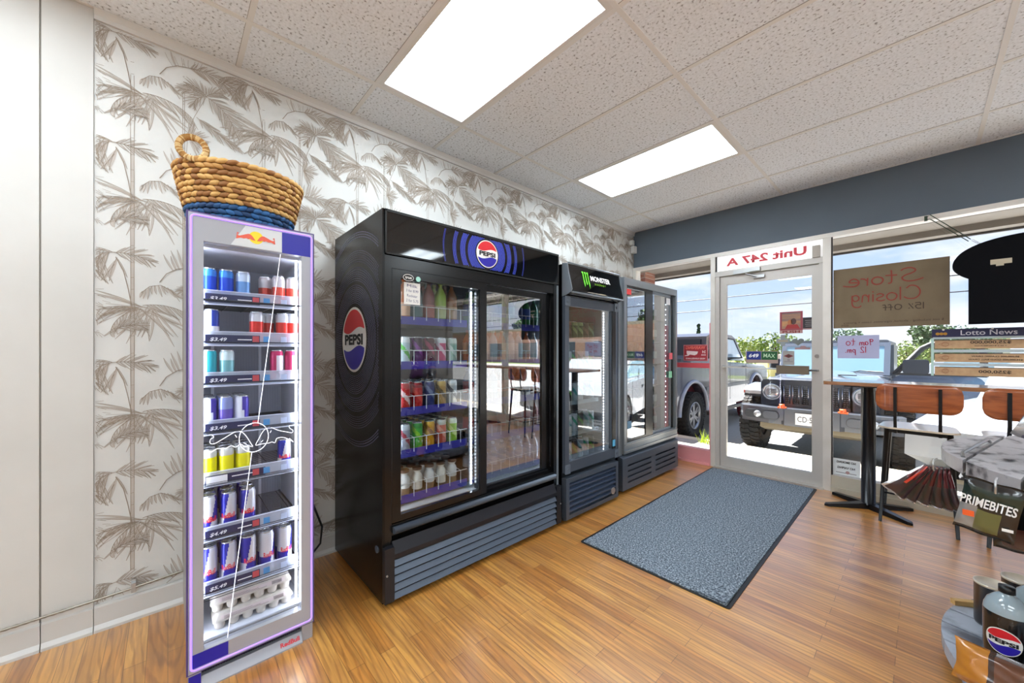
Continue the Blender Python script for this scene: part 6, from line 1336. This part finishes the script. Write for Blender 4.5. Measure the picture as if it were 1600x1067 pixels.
for sx in (-1, 1): q.prism([(2.2, 1.42), (2.25, 1.82), (2.9, 1.84), (2.9, 1.42)], 0, sx*.80, sx*.812); q.prism([(2.98, 1.42), (2.98, 1.84), (3.6, 1.82), (4.15, 1.42)], 0, sx*.80, sx*.812)
q.build('side_window', mat('pale car glass', 'c4d4dc', .08, .1, coat=.8), pk)
q = MB()
for sx in (-1, 1):
    for pl_ in ([(2.2, 1.41), (2.25, 1.83), (2.94, 1.85), (2.94, 1.41)], [(2.96, 1.41), (2.96, 1.85), (3.6, 1.83), (4.17, 1.41)]): q.tube([(sx*.815, y_, z_) for y_, z_ in pl_], .018, 4, closed=True)
q.box((-.7, 1.995, 1.42), (.7, 2.05, 1.80)); q.build('window_trim', M_jd, pk)
q = MB()
for sx in (-1, 1): q.box((sx*.951, 1.97, .55), (sx*.953, 1.98, 1.38)); q.box((sx*.951, 2.93, .55), (sx*.953, 2.94, 1.38)); q.box((sx*.951, 3.98, .55), (sx*.953, 3.99, 1.34)); q.box((sx*.951, 1.6, .82), (sx*.97, 4.2, .88)); q.box((sx*.955, 2.75, 1.22), (sx*.985, 2.9, 1.25)); q.box((sx*.955, 3.8, 1.2), (sx*.985, 3.95, 1.23))
q.build('door_trim', mat('trim dark', '4c545c', .4, .3), pk)
for sx in (-1, 1):
    q = MB(); q.rbox((sx*.97, 4.0, 1.30), (sx*1.18, 4.1, 1.5), .03, axis=1); q.build('wing_mirror', mat('mirror dark', '3c444c', .4), pk)
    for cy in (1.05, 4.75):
        q = MB(); q.lathe([(.575, -.12), (.575, .0), (.0001, .0)], 20, cap=False, M=Matrix.Translation((sx*.80, cy, .45)) @ Matrix.Rotation(radians(90), 4, 'Y')); q.build('wheel_well', mat('reddish reflection well', '6c1c28', .6), pk)  # maroon stands in for a reddish reflection over the left window
        q = MB(); ar = arch(cy, .60, .45); q.tube([(sx*.955, y_, z_) for y_, z_ in ar], .035, 6); q.build('wheel_arch', mat('arch grey', 'a0a2ac', .4, .3), pk)
q = MB(); q.box((-.9, -.12, .5), (.9, .02, .7)); q.build('bumper', mat('chrome', 'd0d4d8', .12, .95), pk)
q = MB()
for sx in (-1, 1): q.box((sx*.80, -.03, .95), (sx*.955, .10, 1.35))
q.build('tail_lamp', mat('tail red', 'a82430', .25, coat=.6), pk)
q = MB(); 
for sx in (-1, 1): q.box((sx*.95, 1.65, .36), (sx*1.02, 4.1, .42))
q.build('running_board', M_jd, pk)

# ---- white car seen reflected in the cooler glass
wcar = thing('car', (3.95, 7.55, GZ), 'white saloon car parked to the right, seen mirrored in the cooler doors', 'car', rz=radians(-16.5))
ww = wheel(.35, .22, .25, 'c4c6ca', False, 5); M_wp = mat('white car paint', 'a4a8ac', .2, coat=.9)
for sx in (-1, 1): put_wheel(wcar, ww, sx*.80, -1.38, .355, sx); put_wheel(wcar, ww, sx*.80, 1.38, .355, sx)
bd = [(-2.3, .5), (-2.28, .78), (-1.2, .95), (1.6, .98), (2.25, .9), (2.3, .45)] + [(y_, z_) for y_, z_ in arch(1.38, .42, .33)][::-1] + [(.9, .28), (-.9, .28)] + [(y_, z_) for y_, z_ in arch(-1.38, .42, .33)][::-1]
carside(bd, -.9, .9, M_wp, 'body', wcar); carside([(-1.1, .94), (-.35, 1.38), (.8, 1.42), (1.75, .97)], -.72, .72, M_wp, 'cabin', wcar)
q = MB()
for sx in (-1, 1): q.prism([(-.85, 1.0), (-.3, 1.33), (.75, 1.36), (1.4, 1.0)], 0, sx*.72, sx*.733)
q.build('side_window', M_cg, wcar)
q = MB()
for sx in (-1, 1):
    for y_ in (-.95, .1, 1.0): q.box((sx*.901, y_, .4), (sx*.903, y_+.01, .95))
    q.box((sx*.90, -.1, .8), (sx*.925, .05, .83))
q.build('door_trim', mat('trim dark', '4c545c', .4, .3), wcar)
# ---- buildings
def building(name, x0, x1, y0, y1, h, m, lab, nwin, front='y'):
    t = thing(name, (x0, y0, GZ), lab, 'building'); q = MB(); q.box((0, 0, 0), (x1-x0, y1-y0, h)); q.build('wall', m, t); q = MB(); q.box((-.2, -.2, h), (x1-x0+.2, y1-y0+.2, h+.35)); q.build('roof', mat('roof fascia', 'b8a898', .8), t)
    wl = nwin
    for k in range(wl):
        w_ = (x1-x0)/wl; q = MB(); q.box((k*w_+w_*.22, -.04, .8), (k*w_+w_*.78, -.001, h*.62)); q.build('window', mat('dark window', '3a4a58', .15, coat=.5), t)
    return t
building('brick_building', 14, 60, 38, 46, 4.6, mat('pink brick wall', 'd0a090', .9), 'long brick plaza building across the lot, mirrored in the cooler doors', 7)
building('distant_building', -3.4, -1.5, 25.3, 26.7, 1.05, mat('yellow kiosk wall', 'd8c088', .8), 'small yellow building far across the lot behind the cars', 2)
building('distant_building', 2.3, 7, 46, 50, 2.6, mat('pale far wall', 'c8c4bc', .8), 'pale low house far behind the parking lot at right', 3)
# ---- trees
def tree(x, y, h, w, c1, c2, lab, seed, trunk=.3, n=1500, conifer=False):
    R = random.Random(seed); t = thing('tree', (x, y, GZ), lab, 'tree', 'trees beyond the parking lot'); q = MB(); q.tube([(0, 0, 0), (.05, 0, h*.5), (0, .05, h*.85)], [.12*h/4, .09*h/4, .03], 7)
    for k in range(6): a = k*1.05; q.tube([(0, 0, h*(.3+.07*k)), (w*.3*cos(a), w*.3*sin(a), h*(.5+.06*k))], [.04*h/4, .015], 5)
    q.build('trunk', mat('bark', '5c4a3a', .9), t); q = MB()
    cl = []
    for k in range(26):
        if conifer: z = R.uniform(.15, 1); cl.append((0, 0, z*h, max(.08, (1-z))*w*.5))
        else: a = R.uniform(0, 2*pi); r_ = R.uniform(0, 1)**.5*w*.36; z = R.uniform(.32, .88); cl.append((r_*cos(a), r_*sin(a), z*h, w*R.uniform(.12, .2)))
    for k in range(n):
        cx, cy, cz, cr_ = R.choice(cl); v = Vector((R.gauss(0, 1), R.gauss(0, 1), R.gauss(0, .8))).normalized()*cr_*R.uniform(.7, 1.05); p = Vector((cx, cy, cz))+v
        s = h*R.uniform(.018, .04); a_ = Vector((R.uniform(-1, 1), R.uniform(-1, 1), R.uniform(-1, 1))).normalized()*s; b_ = a_.cross(v.normalized()+Vector((.1, .2, .1))).normalized()*s*.8
        q.add([p-a_, p+b_, p+a_, p-b_], [(0, 1, 2, 3)], R.choice((0, 0, 1)))
    q.build('crown', [mat('leaf ' + c1, [v*.42 for v in C(c1)[:3]], .7), mat('leaf ' + c2, [v*.42 for v in C(c2)[:3]], .7)], t)
YF = [30, 34.5, 39, 43.5, 31, 35.5, 40]
for i_, a in enumerate(((-6.4, 30, 2.55, 3.2, '9cb83c', 'b8c850', 'light green rounded tree seen through the door beside the pickup', 1), (-4.3, 31, 2.9, 3.4, '98b43c', '7c9c38', 'yellow green tree seen in the middle of the glass door', 2), (-2.6, 33, 2.5, 2.6, '5c8448', '78985c', 'darker green tree behind the lottery stickers on the door', 3), (-1.1, 34, 3.0, 2.8, '6c9468', '88b080', 'pale green tree seen right of the heart sticker', 4),
          (1.9, 34, 2.2, 2.8, '9cb850', 'a8c058', 'low green shrub-like tree left of the open car door', 5), (2.9, 36, 3.6, 2.6, '5c7c48', '789860', 'taller mid green tree above the open car door', 6), (4.2, 33, 3.0, 3.2, '4c8458', '609870', 'dark green tree seen through the open car door window', 7))):
    f_ = YF[i_]/a[1]; tree(2.55+(a[0]-2.55)*f_, YF[i_], a[2]+(1.54 + (a[2]-1.54))*(f_-1)*.6, a[3]*f_*.95, *a[4:])
tree(-9.0, 30, 3.6, 1.7, '3c5838', '4c6848', 'small dark conifer above the warning sticker', 8, conifer=True, n=900)
for k, (x, y, h) in enumerate(((16, 50, 7), (26, 52, 8), (38, 52, 7.5), (50, 50, 8))): tree(x, y, h, 5, '4c7040', '688c50', 'broad green tree %s above the brick plaza roof' % ['first', 'second', 'third', 'fourth'][k], 20+k)
# ---- utility pole and wires
q = MB(); q.tube([(-18.5, 60, GZ), (-18.5, 60, 5.4)], [.14, .1], 8); tag(q.build('utility_pole', mat('pole grey', '8a847c', .8)), 'thin distant utility pole left of the trees', 'pole')
for k, (za, zb, lab) in enumerate(((3.40, 3.35, 'overhead wire, middle one of three crossing the sky'), (2.93, 2.965, 'overhead wire, lowest one crossing the sky'), (4.62, 4.27, 'overhead wire, highest one nearest the soffit'))):
    q = MB(); q.tube([(-14 + 34*i/20, 16, za + (zb-za)*(-14+34*i/20+3)/4 * (1 if k != 2 else .25) * (0 if k == 1 else .15) + .012*((i-10)/10)**2) for i in range(21)], .016, 5); tag(q.build('overhead_wire', M_blkm), lab, 'wire', 'overhead wires')
# weeds by the pier, distant parked cars
q = MB(); R = random.Random(4)
for k in range(60):
    a = R.uniform(0, 2*pi); l = R.uniform(.08, .2); x, y = R.uniform(-.09, .09), R.uniform(-.05, .05); q.add([(x, y, 0), (x+.012, y, 0), (x+l*.5*cos(a), y+l*.5*sin(a), l)], [(0, 1, 2)])
tag(q.build('weed_tuft', mat('weed yellow green', 'a8c030', .7), None, (.50, 5.62, -.019)), 'bright yellow green weed tuft at the sidewalk by the left window', 'weed')
for k, (x, y, c_, lab) in enumerate(((3.9, 22, 'c4ccd4', 'small silver car far across the lot behind the open car door'), (-7.2, 20, 'd8dade', 'white van far behind the pickup through the left window'))):
    t = thing('car', (x, y, GZ), lab, 'car'); s_ = 1 if k == 0 else 1.15
    q = MB(); q.prism([(-2.1*s_, .35), (-2.1*s_, .8*s_), (-1.3*s_, .9*s_), (-.8*s_, 1.4*s_*s_), (1.2*s_, 1.42*s_*s_), (1.9*s_, .9*s_), (2.15*s_, .8*s_), (2.15*s_, .35)], 1, -.85, .85); q.build('body', mat('paint ' + c_, c_, .25, coat=.7), t)
    q = MB(); q.prism([(-.95*s_, .95*s_), (-.68*s_, 1.3*s_*s_), (1.1*s_, 1.32*s_*s_), (1.5*s_, .95*s_)], 1, -.86, .86); q.build('side_window', M_cg, t)
    for wx in (-1.3, 1.3):
        q = MB(); q.tube([(wx, -.86, .33), (wx, .86, .33)], .33, 18); q.build('wheel', mat('tyre rubber', '232323', .85), t)
